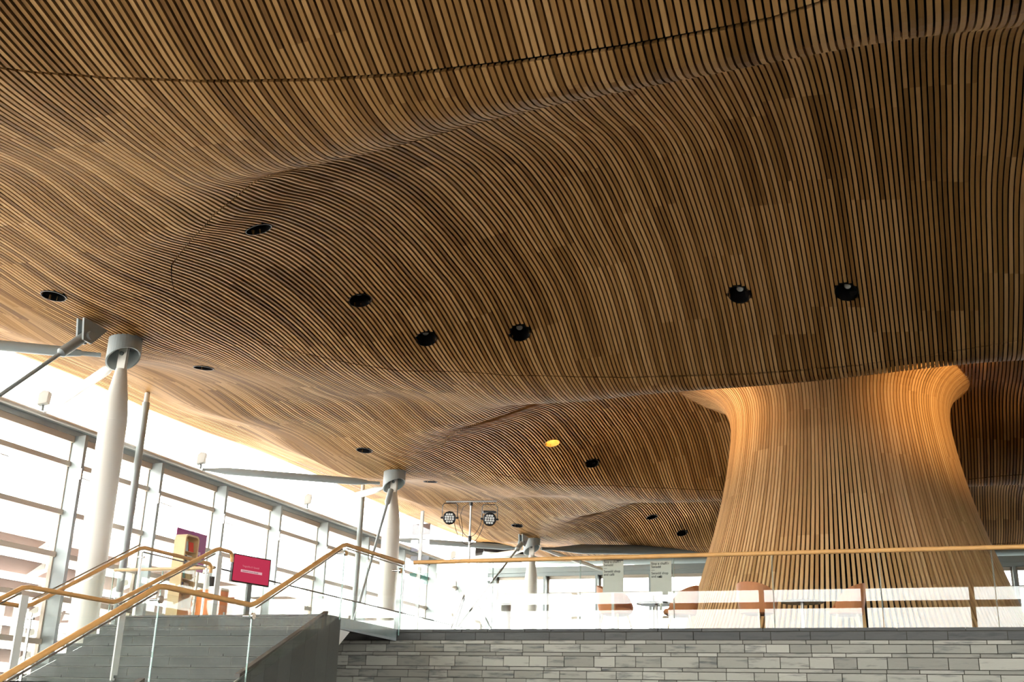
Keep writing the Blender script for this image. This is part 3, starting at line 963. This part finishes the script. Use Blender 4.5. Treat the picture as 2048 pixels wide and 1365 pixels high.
# R1: stair glass balustrade on the hall side
RX = XR + 0.03
b1 = thing('stair_balustrade', 'glass balustrade with oak handrail on the hall side of the stairs', 'balustrade', (0, 0, 0))
hp = [(RX, 7.3, -0.44), (RX, 11.0, 1.50), (RX, 11.12, 1.52), (RX, 12.95, 1.51), (RX, 13.08, 1.55), (RX, 15.30, 2.66), (RX, 15.42, 2.69), (RX, 17.42, 2.70)]
r_ = MB(); rail_tube(r_, hp, 0.034); r_.build('handrail', M['rail'], b1, smooth=True)
lowz = [(7.3, 11.05, -1.5, 0.45), (11.07, 13.0, 0.40, 0.40), (13.02, 15.36, 0.52, 1.60), (15.38, 17.40, 1.45, 1.45)]
for (ya, yb, za, zb_), (ta, tb_) in zip(lowz, ((-0.53, 1.42), (1.44, 1.43), (1.47, 2.60), (2.62, 2.62))):
    m_ = MB(); m_.prism([(ya, za), (yb, zb_), (yb, tb_), (ya, ta)], 'x', RX - 0.008, RX + 0.008)
    m_.build('glass_panel', M['glass'], b1)
for y, z0, z1 in ((11.06, 0.42, 1.44), (13.01, 0.45, 1.44), (15.37, 1.56, 2.62), (17.41, 1.5, 2.62)):
    edge_strip(RX, y, z0, z1, 0.018).build('glass_edge', M['glass_edge'], b1)
for y, z in ((11.06, 1.36), (13.01, 1.37), (15.37, 2.55), (17.30, 2.55)):
    MB().tube([(RX + 0.02, y - 0.02, z), (RX + 0.045, y - 0.02, z)], 0.045, 18).tube([(RX - 0.02, y - 0.02, z), (RX - 0.12, y - 0.02, z)], 0.016, 10).build('glass_clamp', M['chrome'], b1, smooth=True)
for pp in ([(RX, 7.3, -0.51), (RX, 11.0, 1.435)], [(RX, 13.08, 1.485), (RX, 15.30, 2.605)], [(RX, 15.4, 2.635), (RX, 17.4, 2.64)]):
    MB().tube(pp, 0.012, 8).build('rail_channel', M['steel'], b1, smooth=True)


def curl(x, y, z, dz=-0.22, r=0.09):
    return [(x, y + r * math.sin(a), z - r + r * math.cos(a)) for a in [R(q) for q in (0, 20, 40, 60, 80)]] + [(x, y + r, z - r - 0.06)]


# R2: central handrail of the stairs, on flat pale posts
X2 = -10.6
b2 = thing('central_handrail', 'oak handrail on flat pale steel posts running up the middle of the stairs', 'handrail', (0, 0, 0))
r_ = MB(); rail_tube(r_, [(X2, 7.3, -0.46), (X2, 11.08, 1.53), (X2, 11.2, 1.555), (X2, 12.78, 1.55), (X2, 12.9, 1.59), (X2, 14.98, 2.60), (X2, 15.08, 2.63), (X2, 15.30, 2.63)] + curl(X2, 15.36, 2.63), 0.03)
r_.build('handrail', M['rail'], b2, smooth=True)
for (y, z0, z1) in ((9.3, -0.45, 0.55), (11.15, ZM, 1.50), (13.0, ZM + .1, 1.58), (15.12, ZU, 2.58)):
    MB().box(X2 - 0.012, X2 + 0.012, y - 0.06, y + 0.06, z0, z1 - 0.05).build('post', M['metal_light'], b2)
for pp in ([(X2, 7.3, -0.53), (X2, 11.08, 1.47)], [(X2, 12.9, 1.53), (X2, 14.98, 2.54)]):
    MB().tube(pp, 0.012, 8).build('rail_channel', M['steel'], b2, smooth=True)

# R3: balustrade on the window side
X3 = -12.0
b3 = thing('window_side_balustrade', 'glass balustrade with oak handrail on the window side of the stairs', 'balustrade', (0, 0, 0))
r_ = MB(); rail_tube(r_, [(X3, 11.0, 1.50), (X3, 12.62, 1.49), (X3, 12.78, 1.53), (X3, 14.92, 2.65), (X3, 15.04, 2.68), (X3, 16.75, 2.68)] + curl(X3, 16.80, 2.68), 0.03)
r_.build('handrail', M['rail'], b3, smooth=True)
for pp in ([(X3 - 0.03, 12.8, 1.60), (X3 - 0.03, 14.95, 2.72)], [(X3, 15.0, 2.61), (X3, 16.75, 2.61)]):
    MB().tube(pp, 0.012, 8).build('rail_channel', M['steel'], b3, smooth=True)
for poly in ([(11.0, 0.45), (12.70, 0.45), (12.70, 1.42), (11.0, 1.43)], [(12.72, 0.5), (15.0, 1.55), (15.0, 2.62), (12.72, 1.43)], [(15.02, 1.62), (16.75, 1.62), (16.75, 2.60), (15.02, 2.60)]):
    MB().prism(poly, 'x', X3 - 0.008, X3 + 0.008).build('glass_panel', M['glass'], b3)
for (y, z0, z1) in ((12.8, ZM, 1.42), (14.98, ZU, 2.60), (16.76, ZU, 2.60)):
    MB().tube([(X3, y, z0), (X3, y, z1)], 0.022, 10).build('post', M['steel'], b3, smooth=True)
    MB().tube([(X3 - 0.06, y, z1 - 0.08), (X3 + 0.06, y, z1 - 0.08)], 0.018, 10).build('rail_bracket', M['chrome'], b3, smooth=True)

# landing edge balustrade towards the windows
b4 = thing('edge_balustrade', 'short glass balustrade with pale oak rail closing the floor edge left of the stair head', 'balustrade', (0, 0, 0))
MB().tube([(-14.5, 17.40, 2.70), (-12.3, 17.40, 2.70)], 0.03, 12).build('handrail', M['rail_pale'], b4, smooth=True)
for xa in (-14.5, -13.4):
    MB().box(xa, xa + 1.08, 17.392, 17.408, ZU + 0.02, 2.66).build('glass_panel', M['glass'], b4)
    MB().box(xa - 0.012, xa - 0.002, 17.39, 17.41, ZU + 0.02, 2.66).build('glass_edge', M['glass_edge'], b4)

# R5: main balustrade above the stone wall
YB5 = 17.50
b5 = thing('upper_balustrade', 'long frameless glass balustrade with oak handrail on top of the stone wall', 'balustrade', (0, 0, 0))
r_ = MB(); r_.tube([(-8.35, YB5, 2.715), (9.4, YB5, 2.715)], 0.034, 14); r_.build('handrail', M['rail'], b5, smooth=True)
js = [-8.45, -6.90, -5.39, -3.87, -2.35, -0.80, 0.74, 2.28, 3.82, 5.36, 6.90, 8.44, 9.4]
for a, b in zip(js[:-1], js[1:]):
    MB().box(a + 0.008, b - 0.008, YB5 - 0.009, YB5 + 0.009, ZU - 0.02, 2.69).build('glass_panel', M['glass'], b5)
for a in js[1:-1]:
    MB().box(a - 0.007, a - 0.004, YB5 - 0.0095, YB5 + 0.0095, ZU, 2.68).box(a + 0.004, a + 0.007, YB5 - 0.0095, YB5 + 0.0095, ZU, 2.68).build('glass_edge', M['glass_edge'], b5)

# guard rail along the void in front of the windows
gr = thing('guard_rail', 'thin dark guard rail with glass running along the window side of the upper floor', 'rail', (-12.45, 17.5, ZU))
MB().tube([(0, 0, 1.14), (0, 24.8, 1.14)], 0.016, 8).build('rail', M['bronze'], gr, smooth=True)
for y in np.arange(0.02, 24.4, 2.02):
    MB().box(-0.006, 0.006, y, y + 2.0, 0.02, 1.125).build('glass_panel', M['glass'], gr)

# ================================================================ furniture on the upper floor
def tub_chair(label, loc, rz, first=None):
    if first is not None:
        return dup(first, loc, rz, label, 'tan leather tub chairs by the funnel')
    root = thing('tub_chair', label, 'chair', loc, rz, 'tan leather tub chairs by the funnel')
    # moulded shell: back wraps round, arms fall forward
    m = MB(); n = 22; hts = 9
    P = {}
    for i in range(n + 1):
        a = R(-125 + 250 * i / n)            # 0 = rear
        top = 0.87 - 0.25 * (abs(a) / R(125)) ** 2.2
        if abs(a) > R(95): top -= 0.10 * (abs(a) - R(95)) / R(30)
        for j in range(hts + 1):
            t = j / hts
            z = 0.38 + (top - 0.38) * t
            rr = 0.27 + 0.055 * t + 0.02 * math.sin(t * math.pi)
            P[(i, j)] = (rr * math.sin(a), rr * math.cos(a) * 1.0, z)
    def inn(p, d=0.035):
        r = math.hypot(p[0], p[1]); k = (r - d) / r
        return (p[0] * k, p[1] * k, p[2])
    for i in range(n):
        for j in range(hts):
            a, b, c, d = P[(i, j)], P[(i + 1, j)], P[(i + 1, j + 1)], P[(i, j + 1)]
            m.quad([a, d, c, b]); m.quad([inn(a), inn(b), inn(c), inn(d)])
        m.quad([P[(i, hts)], inn(P[(i, hts)]), inn(P[(i + 1, hts)]), P[(i + 1, hts)]])
        m.quad([P[(i, 0)], P[(i + 1, 0)], inn(P[(i + 1, 0)]), inn(P[(i, 0)])])
    for i in (0, n):
        for j in range(hts):
            q = [P[(i, j)], P[(i, j + 1)], inn(P[(i, j + 1)]), inn(P[(i, j)])]
            m.quad(q if i else q[::-1])
    m.build('backrest', M['leather'], root, smooth=True)
    MB().lathe([(0.0, 0.36), (0.20, 0.36), (0.27, 0.39), (0.285, 0.43), (0.26, 0.47), (0.0, 0.485)], n=28).build('seat', M['leather'], root, smooth=True)
    for sx in (-1, 1):
        for sy in (-1, 1):
            MB().tube([(0.15 * sx, 0.15 * sy, 0.37), (0.23 * sx, 0.23 * sy, 0.0)], [0.02, 0.012], 10).build('leg', M['plywood'], root, smooth=True)
    return root


def round_table(label, loc, first=None, r=0.36, h=0.66):
    if first is not None: return dup(first, loc, 0, label, 'round coffee tables by the funnel')
    t = thing('round_table', label, 'table', loc, 0, 'round coffee tables by the funnel')
    MB().lathe([(0, h - 0.025), (r - 0.01, h - 0.025), (r, h - 0.012), (r, h), (0, h)], n=36).build('tabletop', M['tabletop'], t, smooth=True)
    MB().tube([(0, 0, 0.02), (0, 0, h - 0.02)], 0.028, 14).build('pedestal', M['steel'], t, smooth=True)
    MB().lathe([(0, 0), (0.22, 0.0), (0.22, 0.012), (0.03, 0.025), (0, 0.03)], n=30).build('base', M['steel'], t, smooth=True)
    return t


ch0 = tub_chair('tan leather tub chair at the left, seen beside the left shop sign', (-5.22, 19.0, ZU), R(70))
for o in ch0.children: pass
tub_chair('tan leather tub chair nearest to the right shop sign, left of the funnel', (-4.15, 19.2, ZU), R(-75), ch0)
tub_chair('tall tan tub chair with its back to the glass, left of the right round table', (-2.84, 19.1, ZU), R(150), ch0)
tub_chair('tan tub chair turned side-on, right of the right round table', (-1.45, 19.3, ZU), R(-80), ch0)
t0 = round_table('dark round coffee table left of the funnel, between tan chairs', (-4.72, 19.9, ZU), r=0.36)
round_table('dark round coffee table in front of the funnel, between two tan chairs', (-2.2, 19.9, ZU), t0)

# shop signs hung just behind the glass
M['sign'] = plain('grey_sign_board', (0.50, 0.475, 0.41), 0.6)
M['ink'] = plain('dark_ink', (0.04, 0.04, 0.04), 0.6)
for i, (x, z1) in enumerate(((-5.05, 2.70), (-4.27, 2.655))):
    s = thing('shop_sign', ['grey shop and café sign tight under the handrail, left of the pair', 'grey shop and café sign slightly lower, right of the pair'][i], 'sign', (x, 17.62, z1 - 0.50), 0, 'grey shop signs behind the glass')
    MB().box(0, 0.34, 0, 0.012, -0.03, 0.50).build('board', M['sign'], s)
    MB().box(0.14, 0.18, 0.012, 0.03, 0.62 - 1.2 + (2.2 - z1 + .0), 0.45).build('support_post', M['sign'], s)
    MB().box(0.07, 0.25, 0.0, 0.06, -(z1 - 0.50 - ZU) , -(z1 - 0.50 - ZU) + 0.02).build('foot', M['metal_dark'], s)
    rot = Matrix.Rotation(R(90), 4, 'X')
    text_mesh('lettering', "Siop a chaffi'r\nSenedd\n\u2014\nSenedd shop\nand caf\u00e9", 0.053, M['ink'], s, Matrix.Translation((0.018, -0.002, 0.445)) @ rot, 0.0008)

# stage light stand
ls = thing('light_stand', 'silver tripod light stand with crossbar behind the glass balustrade', 'light stand', (-7.97, 19.0, ZU))
MB().tube([(0, 0, 0.85), (0, 0, 1.75)], 0.022, 12).tube([(0, 0, 1.75), (0, 0, 2.40)], 0.018, 12).build('pole', M['steel'], ls, smooth=True)
MB().tube([(0, 0, 1.70), (0, 0, 1.80)], 0.032, 12).build('collar', M['black'], ls, smooth=True)
MB().tube([(0, 0, 2.36), (0, 0, 2.42)], 0.03, 12).build('collar', M['black'], ls, smooth=True)
MB().tube([(-0.47, -0.08, 2.44), (0.47, 0.08, 2.44)], 0.018, 12).build('crossbar', M['steel'], ls, smooth=True)
for a in (20, 140, 260):
    MB().tube([(0, 0, 0.90), (0.55 * math.cos(R(a)), 0.55 * math.sin(R(a)), 0.0)], 0.012, 8).build('leg', M['steel'], ls, smooth=True)
cb = MB()
for x0, x1, dz, sx in ((-0.32, 0.30, 0.46, 0), (-0.22, 0.24, 0.32, 0.02)):
    pts = []
    for i in range(15):
        t = i / 14; x = x0 + (x1 - x0) * t
        pts.append((x, -0.03, 2.10 - dz * (1 - (2 * t - 1) ** 2) ** 0.75))
    cb.tube(pts, 0.005, 6)
cb.tube([(-0.02, -0.02, 2.40), (-0.14, -0.03, 2.34), (-0.19, -0.03, 2.2), (-0.14, -0.03, 1.95), (-0.12, -0.03, 1.75)], 0.005, 6)
cb.build('cable', M['black'], ls, smooth=True)
lens = M['chrome']
for i, dx in enumerate((-0.37, 0.37)):
    p = thing('stage_light', ['round black stage light with twelve lenses hanging at the left end of the crossbar', 'round black stage light with twelve lenses hanging at the right end of the crossbar'][i], 'stage light',
              (-7.97 + dx, 19.0 + dx * 0.17 - 0.05, ZU + 2.13 - (0.03 if i else 0.0)), R(14 if i == 0 else 26), 'stage lights on the tripod stand')
    m_ = Matrix.Rotation(R(90 + 12), 4, 'X')
    MB().lathe([(0.06, -0.15), (0.10, -0.12), (0.122, 0.0), (0.125, 0.03), (0.105, 0.04), (0.10, 0.025), (0.0, 0.025)], n=12, mat=m_, close=False).build('housing', M['black'], p, smooth=False)
    ln = MB()
    for (a, b) in [(-1.5, 1), (-.5, 1), (.5, 1), (1.5, 1)]: pass
    rows = [(-1, 3), (0, 4), (1, 3)]
    rows = [(1.5, 3), (0.5, 4), (-0.5, 4), (-1.5, 3)]
    for yy, cnt in rows:
        for q in range(cnt):
            xx = (q - (cnt - 1) / 2)
            c = m_ @ Vector((xx * 0.045, yy * 0.043, 0.03))
            ln.lathe([(0.021, 0.0), (0.017, 0.008), (0.0, 0.014)], c=tuple(c), n=10, mat=m_.to_3x3().to_4x4(), close=False)
    ln.build('lenses', M['white'], p, smooth=True)
    MB().tube([(-0.14, 0, 0.0), (-0.142, 0.0, 0.22), (-0.11, 0, 0.27), (0.11, 0, 0.27), (0.142, 0, 0.22), (0.14, 0, 0.0)], 0.008, 8, flat=1.6).build('yoke', M['black'], p, smooth=True)
    for kx in (-1, 1): MB().tube([(kx * 0.165, 0, 0.0), (kx * 0.12, 0, 0.0)], 0.018, 10).build('knob', M['black'], p, smooth=True)
    if i: MB().box(-0.12, 0.12, 0.03, 0.13, 0.125, 0.165).build('control_box', M['black'], p)

# leaflet stand
lf = thing('leaflet_stand', 'white pole leaflet stand with paired clear pockets, left of the stage lights', 'leaflet stand', (-8.95, 19.0, ZU))
MB().box(-0.03, 0.03, -0.02, 0.02, 0.03, 2.30).build('pole', M['white'], lf)
MB().lathe([(0, 0), (0.25, 0), (0.25, 0.02), (0, 0.03)], n=30).build('base', M['white'], lf, smooth=True)
M['clear'] = glass_mat('clear_plastic', (0.9, 0.91, 0.93), 1.0)
PAP = [plain('leaflet_photo', (0.20, 0.12, 0.10), 0.6, noise=0.9, nscale=28), plain('leaflet_lilac', (0.58, 0.55, 0.62), 0.6, noise=0.2, nscale=12), plain('leaflet_green', (0.14, 0.42, 0.32), 0.6), plain('leaflet_grey', (0.55, 0.56, 0.57), 0.6, noise=0.2, nscale=10)]
for r_i, z in enumerate((1.96, 1.66, 1.36, 1.05)):
    for sx in (-1, 1):
        MB().box(sx * 0.115 - 0.075, sx * 0.115 + 0.075, -0.035, -0.031, z - 0.13, z + 0.10).build('pocket', M['clear'], lf)
        lab = tag(MB().box(-0.07, 0.07, -0.002, 0.002, -0.11, 0.10).build('leaflet', [PAP[0], PAP[1], PAP[3], PAP[2]][r_i]),
                  ['leaflet in the %s pocket of the white leaflet stand, %s row' % ('left' if sx < 0 else 'right', ('top', 'second', 'third', 'lowest')[r_i])][0], 'leaflet', 'leaflets in the white stand')
        lab.location = (-8.95 + sx * 0.115, 18.985, ZU + z)

# steel bin
bn = thing('steel_bin', 'round stainless steel bin on the upper floor left of the farthest column', 'bin', (-7.26, 19.0, ZU))
MB().lathe([(0.0, 0.0), (0.125, 0.0), (0.13, 0.02), (0.13, 0.60), (0.125, 0.61), (0.0, 0.61)], n=32).build('body', M['steel'], bn, smooth=True)
MB().lathe([(0.133, 0.58), (0.137, 0.585), (0.137, 0.625), (0.12, 0.64), (0.0, 0.645)], n=32, close=False).build('lid', M['metal_light'], bn, smooth=True)

# curved ramp rail in the distance
rr = thing('curved_ramp_rail', 'curved pale handrail of a ramp in front of the far windows', 'handrail', (-8.6, 33.0, ZU))
pts = [(0.8 * math.cos(a) * 1.6 - 1.0, 1.9 * math.sin(a), 0.22 + 0.52 * (t_)) for t_, a in [(i / 18, R(250 - 170 * i / 18)) for i in range(19)]]
pts = [(-2.0 + 3.8 * (1 - math.cos(a)) if False else -1.0 + 3.4 * t - 0.9 * math.sin(math.pi * min(1, t * 1.2)), 2.2 * t, 0.25 + 1.05 * t ** 0.55) for t, a in [(i / 18, 0) for i in range(19)]]
MB().tube(pts, 0.028, 10).build('rail', M['rail_pale'], rr, smooth=True)
for k in (2, 8, 14, 18):
    MB().tube([pts[k], (pts[k][0], pts[k][1], 0)], 0.012, 8).build('post', M['steel'], rr, smooth=True)

# red screen on a stand, facing the hall
M['red'] = emit_mat('red_screen', (0.52, 0.04, 0.085), 1.0)
M['screen_band'] = emit_mat('pale_screen_band', (0.75, 0.42, 0.45), 1.0)
M['screen_text'] = emit_mat('faint_screen_text', (0.66, 0.20, 0.24), 1.0)
sc_ = thing('display_screen', 'red digital display screen with a pale text band on a grey stand', 'screen', (-12.18, 18.43, ZU), R(-14))
MB().box(-0.06, 0.0, -0.475, 0.475, 0.93, 1.45).build('bezel', M['black'], sc_)
MB().box(0.001, 0.003, -0.455, 0.455, 0.955, 1.43).build('display', M['red'], sc_)
MB().box(0.004, 0.005, -0.27, 0.27, 1.13, 1.178).build('caption_band', M['screen_band'], sc_)
MB().box(-0.05, 0.0, -0.05, 0.05, 0.0, 1.0).build('stand_post', M['metal_dark'], sc_)
MB().box(-0.25, 0.25, -0.25, 0.25, 0.0, 0.02).build('stand_base', M['metal_dark'], sc_)
rt = Matrix.Rotation(R(90), 4, 'Z') @ Matrix.Rotation(R(90), 4, 'X')
text_mesh('heading', "Ymgysylltu \u00e2'r Senedd", 0.048, M['screen_text'], sc_, Matrix.Translation((0.005, -0.24, 1.23)) @ rt)
text_mesh('caption', "Cymerwch ran yn y Senedd", 0.036, M['ink'], sc_, Matrix.Translation((0.0065, -0.235, 1.142)) @ rt)

# orange drum with leaflet rack
M['orange'] = plain('orange_drum_paint', (0.90, 0.24, 0.05), 0.5)
dr = thing('orange_drum', 'round orange information drum with dark rim, below the red screen', 'display drum', (-13.1, 18.70, ZU))
MB().lathe([(0.0, 0), (0.36, 0), (0.36, 0.82), (0.0, 0.82)], n=40).build('body', M['orange'], dr, smooth=True)
MB().lathe([(0.37, 0.815), (0.385, 0.82), (0.385, 0.84), (0.0, 0.84)], n=40, close=False).build('rim', M['rail'], dr, smooth=True)
wv = MB()
for k in range(5):
    a0 = R(-70 + k * 14)
    wv.prism([(0.372 * math.cos(a0), 0.365 * math.sin(a0)), (0.367 * math.cos(a0 + .1), 0.367 * math.sin(a0 + .1)), (0.35 * math.cos(a0 + .1), 0.35 * math.sin(a0 + .1)), (0.35 * math.cos(a0), 0.35 * math.sin(a0))], 'z', 0.05 + 0.1 * k, 0.13 + 0.10 * k)
wv.build('white_graphic', M['white'], dr)
lr = thing('leaflet_rack', 'small white leaflet rack standing on the orange drum', 'rack', (-13.25, 18.63, ZU + 0.84), R(-60))
MB().prism([(-0.10, 0), (0.10, 0), (0.02, 0.36), (-0.02, 0.36)], 'x', -0.08, 0.08).build('frame', M['white'], lr)
bk = tag(MB().box(-0.07, 0.07, -0.003, 0.003, 0, 0.22).build('booklet', plain('dark_booklet', (0.05, 0.05, 0.06), 0.4, noise=0.8, nscale=30)), 'dark booklet leaning on the small white rack on the drum', 'booklet')
bk.location = (-13.10, 18.57, ZU + 0.90); bk.rotation_euler = (R(-14), 0, R(60))

# plywood kiosk and purple poster
M['purple'] = plain('purple_poster', (0.26, 0.014, 0.17), 0.5)
M['magenta'] = plain('magenta_print', (0.52, 0.06, 0.33), 0.5)
po = thing('poster', 'purple poster board standing behind the plywood kiosk', 'poster', (-14.2, 19.22, ZU))
MB().prism([(-0.50, 1.35), (0.50, 1.35), (0.50, 2.13), (-0.50, 2.13)], 'x', -0.02, 0.0).build('board', M['purple'], po)
MB().prism([(0.02, 1.56), (0.12, 1.62), (0.36, 1.52), (0.49, 1.40), (0.42, 1.36), (0.05, 1.36)], 'x', 0.001, 0.003).build('hand_print', M['magenta'], po)
MB().box(0.001, 0.003, 0.10, 0.34, 1.68, 1.75).build('print_band', plain('lilac_print', (0.5, 0.32, 0.5), 0.5), po)
MB().box(-0.03, 0.0, -0.38, -0.33, 0, 1.35).box(-0.03, 0.0, 0.33, 0.38, 0, 1.35).build('stand', M['metal_light'], po)
kk = thing('plywood_kiosk', 'tall rounded plywood kiosk with an open front full of leaflets', 'kiosk', (-13.60, 18.44, ZU))
W2, Hk, Dp = 0.22, 1.90, 0.26
def rrect(w, h0, h1, r, n=6):
    p = [(-w, h0), (w, h0)]
    for c, a0 in (((w - r, h1 - r), 0), ((-w + r, h1 - r), 90)):
        for q in range(n + 1):
            a = R(a0 + 90 * q / n); p.append((c[0] + r * math.cos(a), c[1] + r * math.sin(a)))
    return p
outer = rrect(W2, 0, Hk, 0.09); inner = rrect(W2 - 0.035, 0.5, Hk - 0.035, 0.06)
m_ = MB()
no = len(outer)
for k in range(no):
    a, b = outer[k], outer[(k + 1) % no]
    m_.quad([(-Dp, a[0], a[1]), (0, a[0], a[1]), (0, b[0], b[1]), (-Dp, b[0], b[1])])
    c, d = inner[k], inner[(k + 1) % no]
    m_.quad([(0, a[0], a[1]), (0, c[0], c[1]), (0, d[0], d[1]), (0, b[0], b[1])])
    m_.quad([(-0.22, c[0], c[1]), (-0.22, d[0], d[1]), (0, d[0], d[1]), (0, c[0], c[1])])
m_.quad([(-0.22, p[0], p[1]) for p in inner], None)
m_.quad([(-Dp, p[0], p[1]) for p in outer])
m_.build('shell', M['plywood'], kk)
sh = MB()
for z in (0.80, 1.06, 1.32, 1.58): sh.box(-0.21, -0.02, -W2 + 0.04, W2 - 0.04, z - 0.012, z)
sh.build('shelf', M['plywood'], kk)
LC = [((0.45, 0.58, 0.70), 'pale blue'), ((0.80, 0.10, 0.07), 'red'), ((0.03, 0.04, 0.07), 'dark'), ((0.80, 0.80, 0.76), 'white'), ((0.06, 0.42, 0.32), 'green'), ((0.72, 0.55, 0.25), 'yellow'), ((0.05, 0.08, 0.28), 'navy'), ((0.75, 0.75, 0.75), 'grey')]
q = 0
for zi, z in enumerate((1.58, 1.32, 1.06, 0.80)):
    for yi, yy in enumerate((-0.09, 0.09)):
        c, nm = LC[q]; q += 1
        o = tag(MB().box(-0.003, 0.003, -0.075, 0.075, 0, 0.20).build('leaflet', plain('leaflet_' + nm, c, 0.5)), '%s leaflet on the %s shelf of the plywood kiosk' % (nm, ('top', 'second', 'third', 'lowest')[zi]), 'leaflet', 'leaflets in the plywood kiosk')
        o.location = (-13.60 - 0.07, 18.44 + yy, ZU + z); o.rotation_euler = (0, R(-8), 0)
